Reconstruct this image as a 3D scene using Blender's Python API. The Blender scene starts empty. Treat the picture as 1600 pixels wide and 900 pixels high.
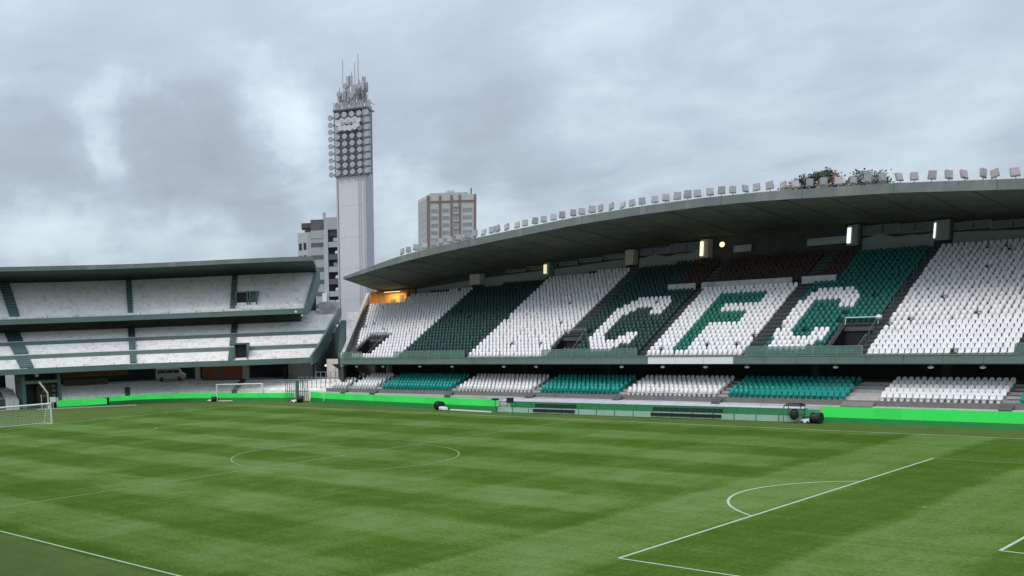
import bpy, math, random
import numpy as np
from mathutils import Vector, Matrix
random.seed(7); RNG = np.random.default_rng(7)
S = bpy.context.scene
COL = S.collection
R = math.radians

# ------------------------------------------------------------------ camera
CP = Vector((58.684, -61.007, 10.304))
yaw, pit, rol = 2.4425, -0.1790, -0.0387
f_ = Vector((math.cos(pit)*math.cos(yaw), math.cos(pit)*math.sin(yaw), math.sin(pit)))
r_ = f_.cross(Vector((0, 0, 1))).normalized(); u_ = r_.cross(f_)
rr = r_*math.cos(rol) + u_*math.sin(rol); uu = -r_*math.sin(rol) + u_*math.cos(rol)
cam = bpy.data.cameras.new('camera'); co = bpy.data.objects.new('camera', cam); COL.objects.link(co)
m = Matrix((rr, uu, -f_)).transposed().to_4x4(); m.translation = CP
co.matrix_world = m
cam.sensor_fit = 'HORIZONTAL'; cam.sensor_width = 36; cam.lens = 1631.3/1600*36
cam.shift_x = 0.5 - 368.84/1600; cam.shift_y = (811.4-450)/1600
cam.clip_start = 0.5; cam.clip_end = 6000
S.camera = co

# ------------------------------------------------------------------ view, world, sun
S.view_settings.view_transform = 'Standard'; S.view_settings.look = 'None'
S.view_settings.exposure = 0.12; S.view_settings.gamma = 1.0
S.view_settings.use_curve_mapping = False
SUN_EL, SUN_AZ = R(56), R(262)          # azimuth of the sun from +x, anticlockwise
W = bpy.data.worlds.new('World'); S.world = W; W.use_nodes = True
nt = W.node_tree; N = nt.nodes; L = nt.links; N.clear()
def nd(t, **k):
    n = N.new(t)
    for a, b in k.items(): setattr(n, a, b)
    return n
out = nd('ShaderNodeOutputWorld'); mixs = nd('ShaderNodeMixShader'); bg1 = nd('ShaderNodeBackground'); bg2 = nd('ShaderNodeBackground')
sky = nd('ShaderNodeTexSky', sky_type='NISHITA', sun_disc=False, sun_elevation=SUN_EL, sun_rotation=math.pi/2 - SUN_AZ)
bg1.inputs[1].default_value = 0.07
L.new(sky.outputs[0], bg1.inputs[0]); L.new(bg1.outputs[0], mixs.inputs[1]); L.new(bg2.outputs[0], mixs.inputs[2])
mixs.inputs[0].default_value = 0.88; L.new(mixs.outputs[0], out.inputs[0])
tc = nd('ShaderNodeTexCoord')
def vmath(op, a, b=None, c=None):
    n = nd('ShaderNodeVectorMath', operation=op)
    for i, v in enumerate((a, b, c)):
        if v is None: continue
        if hasattr(v, 'is_output'): L.new(v, n.inputs[i])
        elif op == 'SCALE' and i == 1: n.inputs['Scale'].default_value = v
        else: n.inputs[i].default_value = v
    return n.outputs['Value'] if op in ('LENGTH', 'DISTANCE', 'DOT_PRODUCT') else n.outputs[0]
def smath(op, a, b=None, c=None, clamp=False):
    n = nd('ShaderNodeMath', operation=op, use_clamp=clamp)
    for i, v in enumerate((a, b, c)):
        if v is None: continue
        if hasattr(v, 'is_output'): L.new(v, n.inputs[i])
        else: n.inputs[i].default_value = v
    return n.outputs[0]
D0 = tc.outputs['Generated']
sep = nd('ShaderNodeSeparateXYZ'); L.new(D0, sep.inputs[0])
den = smath('ADD', smath('MAXIMUM', sep.outputs[2], 0.0), 0.22)
comb = nd('ShaderNodeCombineXYZ')
L.new(smath('DIVIDE', sep.outputs[0], den), comb.inputs[0]); L.new(smath('DIVIDE', sep.outputs[1], den), comb.inputs[1])
comb.inputs[2].default_value = 1.7
def noise(vec, sc, det, rough=.55, dist=0.):
    n = nd('ShaderNodeTexNoise'); n.inputs['Scale'].default_value = sc; n.inputs['Detail'].default_value = det
    n.inputs['Roughness'].default_value = rough; n.inputs['Distortion'].default_value = dist
    L.new(vec, n.inputs['Vector']); return n
n1 = noise(comb.outputs[0], 1.25, 7, .52, .25); n2 = noise(comb.outputs[0], 3.4, 6, .55, .3)
# warp for the big cloud masses
nw = noise(D0, 9.0, 6, .6); warp = vmath('SCALE', vmath('SUBTRACT', nw.outputs['Color'], (.5, .5, .5)), None)
warp.node.inputs['Scale'].default_value = 0.15
DW = vmath('ADD', D0, warp)
def direction(az, el):
    return (math.cos(R(el))*math.cos(R(az)), math.cos(R(el))*math.sin(R(az)), math.sin(R(el)))
#  azimuth, elevation, radius (deg), amount
CLOUDS = [(141.5, 9.3, 3.7, -.34), (140.1, 6.5, 2.8, -.18), (149.5, 9.0, 3.3, -.22), (149.3, 12.0, 3.2, -.05), (145.1, 11.4, 2.1, .26), (145.7, 9.2, 1.6, .22), (137.1, 11.1, 3.0, .34), (135.5, 9.7, 1.8, .2),
          (149.7, 5.3, 3.2, .36), (146.1, 4.3, 2.5, .3), (141.1, 4.0, 2.8, .26), (137.2, 6.1, 2.1, -.12), (130.2, 6.1, 2.6, .38), (125.0, 5.4, 3.2, .26), (130.2, 9.8, 2.1, .05), (126.3, 9.8, 3.0, -.16),
          (120.8, 9.8, 3.9, .18), (123.5, 8.4, 2.1, -.06), (117.5, 8.3, 3.2, -.12), (117.2, 6.7, 3.2, .22), (119.1, 11.2, 3.2, -.05), (111.0, 12.6, 4.6, .1), (109.5, 8.1, 4.2, -.12), (108.2, 6.6, 3.9, .16),
          (131.4, 14.9, 9.1, -.06), (144.5, 14.6, 7.0, -.04), (123.3, 13.9, 7.0, -.05), (104.9, 9.3, 4.2, .08), (113.5, 10.3, 3.2, .04), (137.2, 8.3, 2.1, .06), (134.9, 6.9, 1.8, .18)]
up = smath('MAXIMUM', sep.outputs[2], 0.0)
acc = smath('MULTIPLY', smath('SUBTRACT', n1.outputs['Fac'], .5), .55)
acc = smath('ADD', acc, smath('MULTIPLY', smath('SUBTRACT', n2.outputs['Fac'], .5), .70))
for az, el, rad, am in CLOUDS:
    v = vmath('DISTANCE', DW, direction(az, el))
    mr = nd('ShaderNodeMapRange', interpolation_type='SMOOTHSTEP'); L.new(v, mr.inputs[0])
    mr.inputs[1].default_value = 0; mr.inputs[2].default_value = R(rad)*1.45; mr.inputs[3].default_value = am*(1.1 if am > 0 else .95); mr.inputs[4].default_value = 0
    acc = smath('ADD', acc, mr.outputs[0])
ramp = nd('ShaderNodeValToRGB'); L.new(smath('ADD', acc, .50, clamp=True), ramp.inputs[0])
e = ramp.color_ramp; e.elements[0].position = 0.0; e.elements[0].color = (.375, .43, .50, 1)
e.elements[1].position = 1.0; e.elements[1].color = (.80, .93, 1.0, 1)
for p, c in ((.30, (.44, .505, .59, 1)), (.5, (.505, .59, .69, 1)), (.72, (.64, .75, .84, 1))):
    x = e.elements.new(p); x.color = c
# an overcast sky brightens steadily from the horizon to the zenith
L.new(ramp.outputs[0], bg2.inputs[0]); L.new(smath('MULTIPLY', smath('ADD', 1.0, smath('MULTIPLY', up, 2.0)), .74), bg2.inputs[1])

sl = bpy.data.lights.new('sun', 'SUN'); sl.energy = 1.5; sl.angle = R(28); sl.color = (1, .92, .82)
so = bpy.data.objects.new('sun', sl); COL.objects.link(so)
sd = Vector((math.cos(SUN_EL)*math.cos(SUN_AZ), math.cos(SUN_EL)*math.sin(SUN_AZ), math.sin(SUN_EL)))
so.rotation_euler = sd.to_track_quat('Z', 'Y').to_euler(); so.location = sd*200

# ------------------------------------------------------------------ materials
def material(name, col, rough=.8, var=.12, scale=1.0, dirt=None, dirt_amt=0., dirt_scale=.35, emit=None, emit_s=0., metal=0., fine=0., bump=0.,
             stretch=(1, 1, 1), alpha=None):
    M = bpy.data.materials.new(name); M.use_nodes = True; t = M.node_tree; b = t.nodes['Principled BSDF']
    b.inputs['Roughness'].default_value = rough; b.inputs['Metallic'].default_value = metal
    g = t.nodes.new('ShaderNodeNewGeometry'); mp = t.nodes.new('ShaderNodeVectorMath'); mp.operation = 'MULTIPLY'
    t.links.new(g.outputs['Position'], mp.inputs[0]); mp.inputs[1].default_value = stretch
    n = t.nodes.new('ShaderNodeTexNoise'); n.inputs['Scale'].default_value = scale; n.inputs['Detail'].default_value = 6; n.inputs['Roughness'].default_value = .65
    t.links.new(mp.outputs[0], n.inputs['Vector'])
    mr = t.nodes.new('ShaderNodeMapRange'); mr.inputs[1].default_value = .25; mr.inputs[2].default_value = .75
    mr.inputs[3].default_value = 1-var; mr.inputs[4].default_value = 1+var
    t.links.new(n.outputs['Fac'], mr.inputs[0])
    mx = t.nodes.new('ShaderNodeVectorMath'); mx.operation = 'SCALE'; mx.inputs[0].default_value = col[:3]
    t.links.new(mr.outputs[0], mx.inputs['Scale']); cur = mx.outputs[0]
    if dirt:
        n2 = t.nodes.new('ShaderNodeTexNoise'); n2.inputs['Scale'].default_value = dirt_scale; n2.inputs['Detail'].default_value = 8; n2.inputs['Roughness'].default_value = .7
        t.links.new(mp.outputs[0], n2.inputs['Vector'])
        m2 = t.nodes.new('ShaderNodeMapRange'); m2.inputs[1].default_value = .5; m2.inputs[2].default_value = .68; m2.inputs[3].default_value = 0; m2.inputs[4].default_value = dirt_amt
        t.links.new(n2.outputs['Fac'], m2.inputs[0])
        mm = t.nodes.new('ShaderNodeMix'); mm.data_type = 'RGBA'; t.links.new(m2.outputs[0], mm.inputs[0]); t.links.new(cur, mm.inputs[6]); mm.inputs[7].default_value = (*dirt, 1)
        cur = mm.outputs[2]
    t.links.new(cur, b.inputs['Base Color'])
    if emit: b.inputs['Emission Color'].default_value = (*emit, 1); b.inputs['Emission Strength'].default_value = emit_s
    if alpha is not None: b.inputs['Alpha'].default_value = alpha
    if bump:
        bn = t.nodes.new('ShaderNodeBump'); bn.inputs['Strength'].default_value = bump; t.links.new(n.outputs['Fac'], bn.inputs['Height']); t.links.new(bn.outputs[0], b.inputs['Normal'])
    return M
M = dict(
    ground=material('ground_earth', (.16, .16, .14), .95, .2, .05),
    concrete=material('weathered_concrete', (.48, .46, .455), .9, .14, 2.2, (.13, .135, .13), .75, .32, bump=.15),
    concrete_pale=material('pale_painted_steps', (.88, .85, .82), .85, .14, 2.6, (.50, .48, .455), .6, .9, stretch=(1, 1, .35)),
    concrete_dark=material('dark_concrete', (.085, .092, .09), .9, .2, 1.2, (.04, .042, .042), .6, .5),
    concrete_brown=material('brown_grey_concrete', (.19, .175, .165), .9, .15, 1.5, (.1, .09, .08), .5, .6),
    ledge=material('pale_grey_wall_paint', (.50, .50, .50), .8, .10, .8, (.27, .29, .25), .7, .5),
    fascia=material('grey_green_paint', (.135, .20, .185), .7, .10, 1.0, (.09, .12, .11), .6, .5),
    fascia_dark=material('dark_green_paint', (.035, .065, .058), .7, .15, 1.0, (.02, .035, .03), .6, .6),
    aisle=material('damp_stair_concrete', (.030, .048, .044), .85, .2, 2.0),
    seat_white=material('white_seat_plastic', (.86, .85, .85), .45, .05, 6.0, (.58, .57, .55), .5, 1.3),
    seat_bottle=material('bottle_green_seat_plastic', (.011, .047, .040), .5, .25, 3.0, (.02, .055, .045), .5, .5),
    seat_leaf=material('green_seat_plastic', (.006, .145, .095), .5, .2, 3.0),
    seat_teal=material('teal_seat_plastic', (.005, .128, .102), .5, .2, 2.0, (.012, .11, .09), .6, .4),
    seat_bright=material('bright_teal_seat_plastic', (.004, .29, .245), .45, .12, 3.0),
    seat_brown=material('brown_seat_fabric', (.062, .036, .030), .9, .2, 3.0),
    roof_edge=material('roof_edge_coating', (.17, .195, .188), .8, .12, .8, (.33, .34, .33), .6, .35, stretch=(1, 1, .4)),
    roof_under=material('roof_soffit_paint', (.17, .182, .18), .95, .28, .5, (.095, .10, .10), .8, .16),
    steel_grey=material('grey_steel', (.30, .32, .33), .5, .1, 2.0, metal=.3),
    steel_green=material('green_grey_steel', (.10, .16, .145), .6, .1, 2.0),
    black=material('black_plastic_and_shade', (.012, .013, .014), .6, .2, 3.0),
    dark_glass=material('dark_window_glass', (.012, .018, .024), .12, .1, 1.0),
    white_paint=material('white_gloss_paint', (.82, .83, .82), .45, .04, 3.0),
    tower_face=material('tower_pale_render', (.66, .66, .70), .85, .03, .35, (.56, .57, .60), .35, .2),
    tower_side=material('tower_mauve_render', (.50, .46, .51), .85, .05, .5),
    frame_dark=material('lamp_frame_steel', (.24, .225, .24), .7, .1, 1.5), tower_frame=material('weathered_steel_frame', (.34, .33, .35), .7, .1, 1.5),
    lamp_case=material('floodlight_casing', (.46, .465, .49), .6, .12, 2.0),
    lamp_case_pink=material('floodlight_casing_faded', (.54, .49, .51), .6, .1, 2.0),
    lamp_lens=material('floodlight_lens', (.40, .43, .47), .35, .1, 3.0),
    antenna=material('antenna_grey', (.40, .38, .405), .7, .1, 2.0),
    led=material('green_led_screen', (.01, .16, .03), .4, .05, .3, emit=(.035, .62, .09), emit_s=.80),
    led_far=material('green_screen_half_lit', (.02, .12, .05), .4, .1, .5, emit=(.05, .36, .12), emit_s=.45), led_dim=material('green_led_screen_dim', (.01, .14, .03), .4, .05, .3, emit=(.033, .59, .085), emit_s=.77), led_base=material('green_screen_skirt', (.006, .17, .03), .6, .15, 1.0, emit=(.0, .12, .015), emit_s=.25),
    warm=material('warm_lamp_glow', (.9, .8, .6), .5, .0, 1.0, emit=(1, .78, .42), emit_s=1.6),
    cool=material('cool_lamp_glow', (.9, .9, .9), .5, .0, 1.0, emit=(.85, .95, 1), emit_s=1.0),
    cream_glow=material('cream_lamp_glow', (.8, .7, .5), .5, .0, 1.0, emit=(1, .86, .58), emit_s=.75),
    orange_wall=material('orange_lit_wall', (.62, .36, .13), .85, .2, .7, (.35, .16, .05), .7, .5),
    beige=material('beige_column_paint', (.66, .60, .54), .8, .1, 1.5),
    brick=material('red_brick', (.60, .15, .10), .9, .25, 3.0), mortar=material('mortar_pinkish', (.30, .20, .18), .9, .1, 3.0),
    tarp=material('grey_cloth', (.30, .34, .33), .9, .15, .8),
    panel_grey=material('grey_panel_board', (.44, .47, .54), .8, .08, 1.2),
    apt_wall=material('cream_render', (.52, .52, .50), .85, .06, .3), apt_side=material('grey_green_render', (.36, .40, .39), .85, .06, .3),
    apt_brown=material('brown_pilaster', (.24, .16, .15), .85, .1, .5), apt_glass=material('pale_window_glass', (.26, .30, .34), .25, .15, .6),
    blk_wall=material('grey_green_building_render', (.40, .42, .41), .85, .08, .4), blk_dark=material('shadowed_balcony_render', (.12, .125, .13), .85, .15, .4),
    blk_pale=material('pale_downpipe_paint', (.45, .50, .51), .8, .06, .5), blk_roof=material('brown_canopy', (.11, .085, .085), .85, .1, .6),
    net=material('goal_net_cord', (.85, .88, .87), .8, .02, 3.0), bark=material('bark', (.09, .065, .05), .9, .2, 2.0),
    leaf=material('dark_green_leaves', (.085, .088, .066), .8, .35, 1.2), leaf_red=material('reddish_brown_leaves', (.27, .20, .185), .8, .3, 1.2),
    leaf_pale=material('grey_green_leaves', (.20, .23, .20), .8, .3, 1.2),
    yellow=material('pale_yellow_paint', (.60, .62, .38), .6, .05, 2.0), worn=material('worn_line_paint', (.165, .24, .12), .9, .25, 1.5), line=material('white_line_paint', (.40, .46, .36), .9, .18, 2.5),
    dugout_glass=material('dugout_polycarbonate', (.42, .66, .54), .3, .1, 1.0, alpha=.75),
    dugout_roof=material('dugout_roof_polycarbonate', (.56, .57, .62), .35, .08, .8),
)

# ------------------------------------------------------------------ helpers
class MB:
    def __init__(s): s.v = []; s.f = []
    def quad(s, a, b, c, d): i = len(s.v); s.v += [tuple(a), tuple(b), tuple(c), tuple(d)]; s.f.append((i, i+1, i+2, i+3)); return s
    def hexa(s, p):                # p: 4 bottom, 4 top
        i = len(s.v); s.v += [tuple(q) for q in p]
        s.f += [(i+3, i+2, i+1, i), (i+4, i+5, i+6, i+7), (i, i+1, i+5, i+4), (i+1, i+2, i+6, i+5), (i+2, i+3, i+7, i+6), (i+3, i, i+4, i+7)]; return s
    def box(s, x0, x1, y0, y1, z0, z1):
        return s.hexa([(x0, y0, z0), (x1, y0, z0), (x1, y1, z0), (x0, y1, z0), (x0, y0, z1), (x1, y0, z1), (x1, y1, z1), (x0, y1, z1)])
    def obox(s, c, dx, dy, dz):    # oriented box from centre and three half-vectors
        c, dx, dy, dz = map(Vector, (c, dx, dy, dz))
        return s.hexa([c-dx-dy-dz, c+dx-dy-dz, c+dx+dy-dz, c-dx+dy-dz, c-dx-dy+dz, c+dx-dy+dz, c+dx+dy+dz, c-dx+dy+dz])
    def bar(s, a, b, w=.05, h=None):
        a, b = Vector(a), Vector(b); d = b-a; l = d.length
        if l < 1e-6: return s
        d /= l; up = Vector((0, 0, 1)) if abs(d.z) < .95 else Vector((1, 0, 0))
        x = d.cross(up).normalized(); y = x.cross(d)
        return s.obox((a+b)/2, x*w/2, y*(h or w)/2, d*l/2)
    def tube(s, a, b, r0, r1=None, n=8):
        r1 = r0 if r1 is None else r1; a, b = Vector(a), Vector(b); d = (b-a).normalized(); up = Vector((0, 0, 1)) if abs(d.z) < .95 else Vector((1, 0, 0))
        x = d.cross(up).normalized(); y = x.cross(d); i = len(s.v)
        for c, rr_ in ((a, r0), (b, r1)):
            for k in range(n):
                t = 2*math.pi*k/n; s.v.append(tuple(c + x*rr_*math.cos(t) + y*rr_*math.sin(t)))
        for k in range(n): s.f.append((i+k, i+(k+1) % n, i+n+(k+1) % n, i+n+k))
        s.f.append(tuple(range(i+n-1, i-1, -1))); s.f.append(tuple(range(i+n, i+2*n))); return s
    def ball(s, c, r, n=8, m_=6, sc=(1, 1, 1)):
        i = len(s.v); s.v.append((c[0], c[1], c[2]-r*sc[2]))
        for j in range(1, m_):
            ph = -math.pi/2 + math.pi*j/m_
            for k in range(n):
                t = 2*math.pi*k/n; s.v.append((c[0]+r*sc[0]*math.cos(ph)*math.cos(t), c[1]+r*sc[1]*math.cos(ph)*math.sin(t), c[2]+r*sc[2]*math.sin(ph)))
        s.v.append((c[0], c[1], c[2]+r*sc[2])); e_ = len(s.v)-1
        for k in range(n):
            s.f.append((i, i+1+(k+1) % n, i+1+k)); s.f.append((e_, e_-n+k, e_-n+(k+1) % n))
        for j in range(m_-2):
            for k in range(n): s.f.append((i+1+j*n+k, i+1+j*n+(k+1) % n, i+1+(j+1)*n+(k+1) % n, i+1+(j+1)*n+k))
        return s
    def strip(s, rows, close=False):   # rows: list of equally long polylines, skinned to each other
        i = len(s.v); n = len(rows[0])
        for r in rows: s.v += [tuple(p) for p in r]
        for a in range(len(rows)-1):
            for k in range(n-1): s.f.append((i+a*n+k, i+a*n+k+1, i+(a+1)*n+k+1, i+(a+1)*n+k))
        return s
    def mesh(s, name):
        me = bpy.data.meshes.new(name); me.from_pydata(s.v, [], s.f); me.validate(); me.update(); return me
    def build(s, name, mat, parent=None, world=True, kind=None, smooth=False, label=None):
        me = s.mesh(name); me.materials.append(mat); return place(me, name, parent, world, kind, smooth, label)
def place(me, name, parent=None, world=True, kind=None, smooth=False, label=None):
    o = bpy.data.objects.new(name, me); COL.objects.link(o)
    if smooth:
        for p in me.polygons: p.use_smooth = True
    if parent is not None:
        o.parent = parent
        if world: 
            q = parent
            while q is not None: o.location -= q.location; q = q.parent
    if kind: o['kind'] = kind
    if label: o['label'] = label
    return o
def tag(o, label, cat, group=None):
    o['label'] = label; o['category'] = cat
    if group: o['group'] = group
    return o
def thing(name, label, cat, loc=(0, 0, 0), rz=0., group=None):
    o = bpy.data.objects.new(name, None); COL.objects.link(o); o.location = loc; o.rotation_euler = (0, 0, rz); o.empty_display_size = .5
    return tag(o, label, cat, group)
def copy_thing(r, loc, rz, label=None, group=None):
    c = r.copy(); COL.objects.link(c); c.location = loc; c.rotation_euler = (0, 0, rz)
    if label: c['label'] = label
    if group: c['group'] = group
    for ch in r.children:
        d = ch.copy(); COL.objects.link(d); d.parent = c
        for g in ch.children:
            h = g.copy(); COL.objects.link(h); h.parent = d
    return c
def interp(x, pts): return float(np.interp(x, [p[0] for p in pts], [p[1] for p in pts]))

# ------------------------------------------------------------------ setting: ground, turf, markings
MB().quad((-2500, -2500, -.06), (2500, -2500, -.06), (2500, 2500, -.06), (-2500, 2500, -.06)).build('ground', M['ground'], kind='structure')
HX, HY = 52.13, 34.76
def turf_material():
    Mt = bpy.data.materials.new('mown_turf'); Mt.use_nodes = True; t = Mt.node_tree; b = t.nodes['Principled BSDF']; b.inputs['Roughness'].default_value = 1.0
    b.inputs['Specular IOR Level'].default_value = .04
    g = t.nodes.new('ShaderNodeNewGeometry'); sp = t.nodes.new('ShaderNodeSeparateXYZ')
    def ma(op, a, b_=None, c=None, clamp=False):
        n = t.nodes.new('ShaderNodeMath'); n.operation = op; n.use_clamp = clamp
        for i, v in enumerate((a, b_, c)):
            if v is None: continue
            if hasattr(v, 'is_output'): t.links.new(v, n.inputs[i])
            else: n.inputs[i].default_value = v
        return n.outputs[0]
    def no(sc, det, ro=.6, vec=None, mul=None):
        n = t.nodes.new('ShaderNodeTexNoise'); n.inputs['Scale'].default_value = sc; n.inputs['Detail'].default_value = det; n.inputs['Roughness'].default_value = ro
        if mul:
            m_ = t.nodes.new('ShaderNodeVectorMath'); m_.operation = 'MULTIPLY'; t.links.new(g.outputs['Position'], m_.inputs[0]); m_.inputs[1].default_value = mul; t.links.new(m_.outputs[0], n.inputs['Vector'])
        else: t.links.new(g.outputs['Position'], n.inputs['Vector'])
        return n
    wob = no(.22, 4); t.links.new(g.outputs['Position'], sp.inputs[0])
    wv = ma('MULTIPLY', ma('SUBTRACT', wob.outputs['Fac'], .5), 1.3)
    def band(co_, off, width, soft):
        s_ = ma('SINE', ma('MULTIPLY', ma('ADD', ma('SUBTRACT', co_, off), wv), math.pi/width))
        return ma('MULTIPLY', ma('MAXIMUM', ma('MINIMUM', ma('DIVIDE', s_, soft), 1.0), -1.0), .5)
    bx = band(sp.outputs[0], 30.1, 5.5, .22)      # across the pitch
    by = band(sp.outputs[1], -33.5, 5.5, .35)     # along the pitch
    mr = t.nodes.new('ShaderNodeMapRange'); t.links.new(sp.outputs[0], mr.inputs[0]); mr.inputs[1].default_value = 27; mr.inputs[2].default_value = 31.5; mr.inputs[3].default_value = .85; mr.inputs[4].default_value = .10
    mr.interpolation_type = 'SMOOTHSTEP'
    wx = t.nodes.new('ShaderNodeMapRange'); t.links.new(sp.outputs[0], wx.inputs[0]); wx.inputs[1].default_value = 27; wx.inputs[2].default_value = 30; wx.inputs[3].default_value = .34; wx.inputs[4].default_value = 1.0
    big = no(.05, 3); mid = no(.35, 5, .65); fine = no(5, 5, .7); streak = no(1, 4, .6, mul=(.12, 1.6, 1)); streak2 = no(1, 4, .6, mul=(1.6, .12, 1))
    inside = ma('MULTIPLY', ma('LESS_THAN', ma('ABSOLUTE', sp.outputs[1]), 35.2), ma('LESS_THAN', ma('ABSOLUTE', sp.outputs[0]), 54.5))
    v = ma('ADD', ma('MULTIPLY', bx, wx.outputs[0]), ma('MULTIPLY', by, mr.outputs[0]))
    v = ma('MULTIPLY', ma('MULTIPLY', v, .43), inside)
    v = ma('ADD', v, ma('MULTIPLY', ma('SUBTRACT', big.outputs['Fac'], .5), .8))
    v = ma('ADD', v, ma('MULTIPLY', ma('SUBTRACT', mid.outputs['Fac'], .5), 1.0))
    v = ma('ADD', v, ma('MULTIPLY', ma('SUBTRACT', fine.outputs['Fac'], .5), 1.6))
    v = ma('ADD', v, ma('MULTIPLY', ma('SUBTRACT', streak.outputs['Fac'], .5), .6)); v = ma('ADD', v, ma('MULTIPLY', ma('SUBTRACT', streak2.outputs['Fac'], .5), .45))
    v = ma('ADD', v, .46, clamp=True)
    rp = t.nodes.new('ShaderNodeValToRGB'); t.links.new(v, rp.inputs[0]); el = rp.color_ramp.elements
    el[0].position = 0; el[0].color = (.045, .092, .008, 1); el[1].position = 1; el[1].color = (.130, .200, .068, 1)
    for p_, c_ in ((.3, (.060, .114, .014, 1)), (.65, (.096, .166, .036, 1))): x_ = el.new(p_); x_.color = c_
    # worn edge of the surround
    mxn = t.nodes.new('ShaderNodeMix'); mxn.data_type = 'RGBA'; t.links.new(rp.outputs[0], mxn.inputs[6]); mxn.inputs[7].default_value = (.098, .128, .044, 1)
    t.links.new(ma('MULTIPLY', ma('SUBTRACT', 1.0, inside), .55), mxn.inputs[0])
    t.links.new(mxn.outputs[2], b.inputs['Base Color'])
    bn = t.nodes.new('ShaderNodeBump'); bn.inputs['Strength'].default_value = .5; bn.inputs['Distance'].default_value = .05; t.links.new(fine.outputs['Fac'], bn.inputs['Height']); t.links.new(bn.outputs[0], b.inputs['Normal'])
    return Mt
tb = MB(); outline = [(-92, -46), (66, -46), (66, 41.4), (30, 41.3), (12, 41.2), (-12, 41.2), (-36, 41.4), (-50, 44.5), (-64, 39.5), (-73, 36), (-76.5, 27), (-78.5, 19), (-84, 8), (-92, -8)]
tb.v = [(x, y, 0) for x, y in outline]; tb.f = [tuple(range(len(outline)))]
tb.build('turf', turf_material(), kind='structure')
def seg(a, b, w=.13, z=.004):
    a, b = Vector((*a, z)), Vector((*b, z)); d = (b-a).normalized(); n = Vector((-d.y, d.x, 0))*w/2
    return MB().quad(a-n, b-n, b+n, a+n)
def arc(cx, cy, r, t0, t1, n=64, w=.13, z=.008):
    a = [(cx+(r-w/2)*math.cos(t), cy+(r-w/2)*math.sin(t), z) for t in np.linspace(t0, t1, n)]
    b = [(cx+(r+w/2)*math.cos(t), cy+(r+w/2)*math.sin(t), z) for t in np.linspace(t0, t1, n)]
    return MB().strip([a, b])
def mark(mb, name, m_='line'): mb.build(name, M[m_], kind='structure')
mark(seg((-HX, -HY), (HX, -HY)), 'touchline'); mark(seg((-HX, HY), (HX, HY)), 'touchline')
mark(seg((-HX, -HY+.07), (-HX, HY-.07), z=.006), 'goal_line'); mark(seg((HX, -HY+.07), (HX, HY-.07), z=.006), 'goal_line')
mark(seg((0, -HY+.07), (0, HY-.07), z=.006), 'halfway_line', 'worn'); mark(arc(0, 0, 9.15, 0, 2*math.pi, 128), 'centre_circle', 'worn')
mark(MB().tube((0, 0, .0), (0, 0, .012), .15, n=16), 'centre_spot', 'worn')
for s in (1, -1):
    for dpt, hw, nm in ((16.5, 20.16, 'penalty_area_line'), (5.5, 9.16, 'goal_area_line')):
        a = s*(HX-dpt); mark(seg((a, -hw), (a, hw)), nm, 'line' if s > 0 else 'worn')
        for q in (-1, 1): mark(seg((a+s*.07, q*hw), (s*(HX-.07), q*hw), z=.007), nm, 'line' if s > 0 and q < 0 else 'worn')
    an = math.acos(5.5/9.15); mark(arc(s*(HX-11), 0, 9.15, (math.pi if s > 0 else 0)-an, (math.pi if s > 0 else 0)+an, 40), 'penalty_arc', 'line' if s > 0 else 'worn')
    mark(MB().tube((s*(HX-11), 0, 0), (s*(HX-11), 0, .012), .11, n=16), 'penalty_spot', 'worn')

# ================================================================== MAIN STAND (along the far touchline)
WALLC = [(-60, 59.2), (-50, 59.6), (-41.8, 59.7), (-33, 60), (-21.9, 61.2), (-11, 62.4), (-2, 62.8), (15, 62.7), (30, 62.2), (60, 60)]
yw = lambda x: interp(x, WALLC)
ROWEND = [(-60, 57.4), (-42.6, 57.4), (-42.4, 59.7), (-33, 60), (-21.9, 61.2), (-11, 62.4), (-2, 62.8), (15, 62.7), (30, 62.2), (60, 60)]
yr = lambda x: interp(x, ROWEND)
UND = [(-50, 15.2), (-42.2, 15.5), (-36.6, 16.3), (-25.4, 17.2), (-13.7, 18.0), (-5.4, 18.6), (5.8, 18.85), (15.3, 18.75), (22, 18.5), (28.4, 18.05), (40, 17.3), (62, 14.8)]
BAND = [(-50, 14.9), (-41, 15.3), (-30.4, 16.1), (-17.6, 16.75), (-12.6, 17.1), (-4.5, 17.3), (15.7, 17.4), (24.4, 17.15), (29.6, 16.85), (60, 14.2)]
EDGE = [(-44.1, 16.7), (-36.7, 17.83), (-31.2, 18.55), (-26.1, 19.07), (-16.7, 19.85), (-8.2, 20.48), (-.6, 20.79), (6.3, 20.87), (12.5, 20.74), (23.6, 20.13), (33, 19.3), (42, 18.2), (52, 16.7), (62, 15.0)]
XR = 62.0
st = thing('main_stand', 'long two tier roofed stand with white and green seats spelling CFC beyond the far touchline', 'stand', (4, 43, 0))
NR, RUN, RISE, Y0, Z0 = 27, .70, .378, 43.6, 5.75
def left_edge(y): return interp(y, [(43, -41.2), (44.7, -41.6), (59.5, -51.2)])
# vomitory openings (x0, x1, y0, y1) in the upper tier
VOM = [(-41.0, -38.0, 44.4, 48.2), (-10.2, -7.5, 44.8, 47.6), (19.5, 22.2, 44.4, 48.3), (46, 48.8, 44.4, 48.3)]
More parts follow.
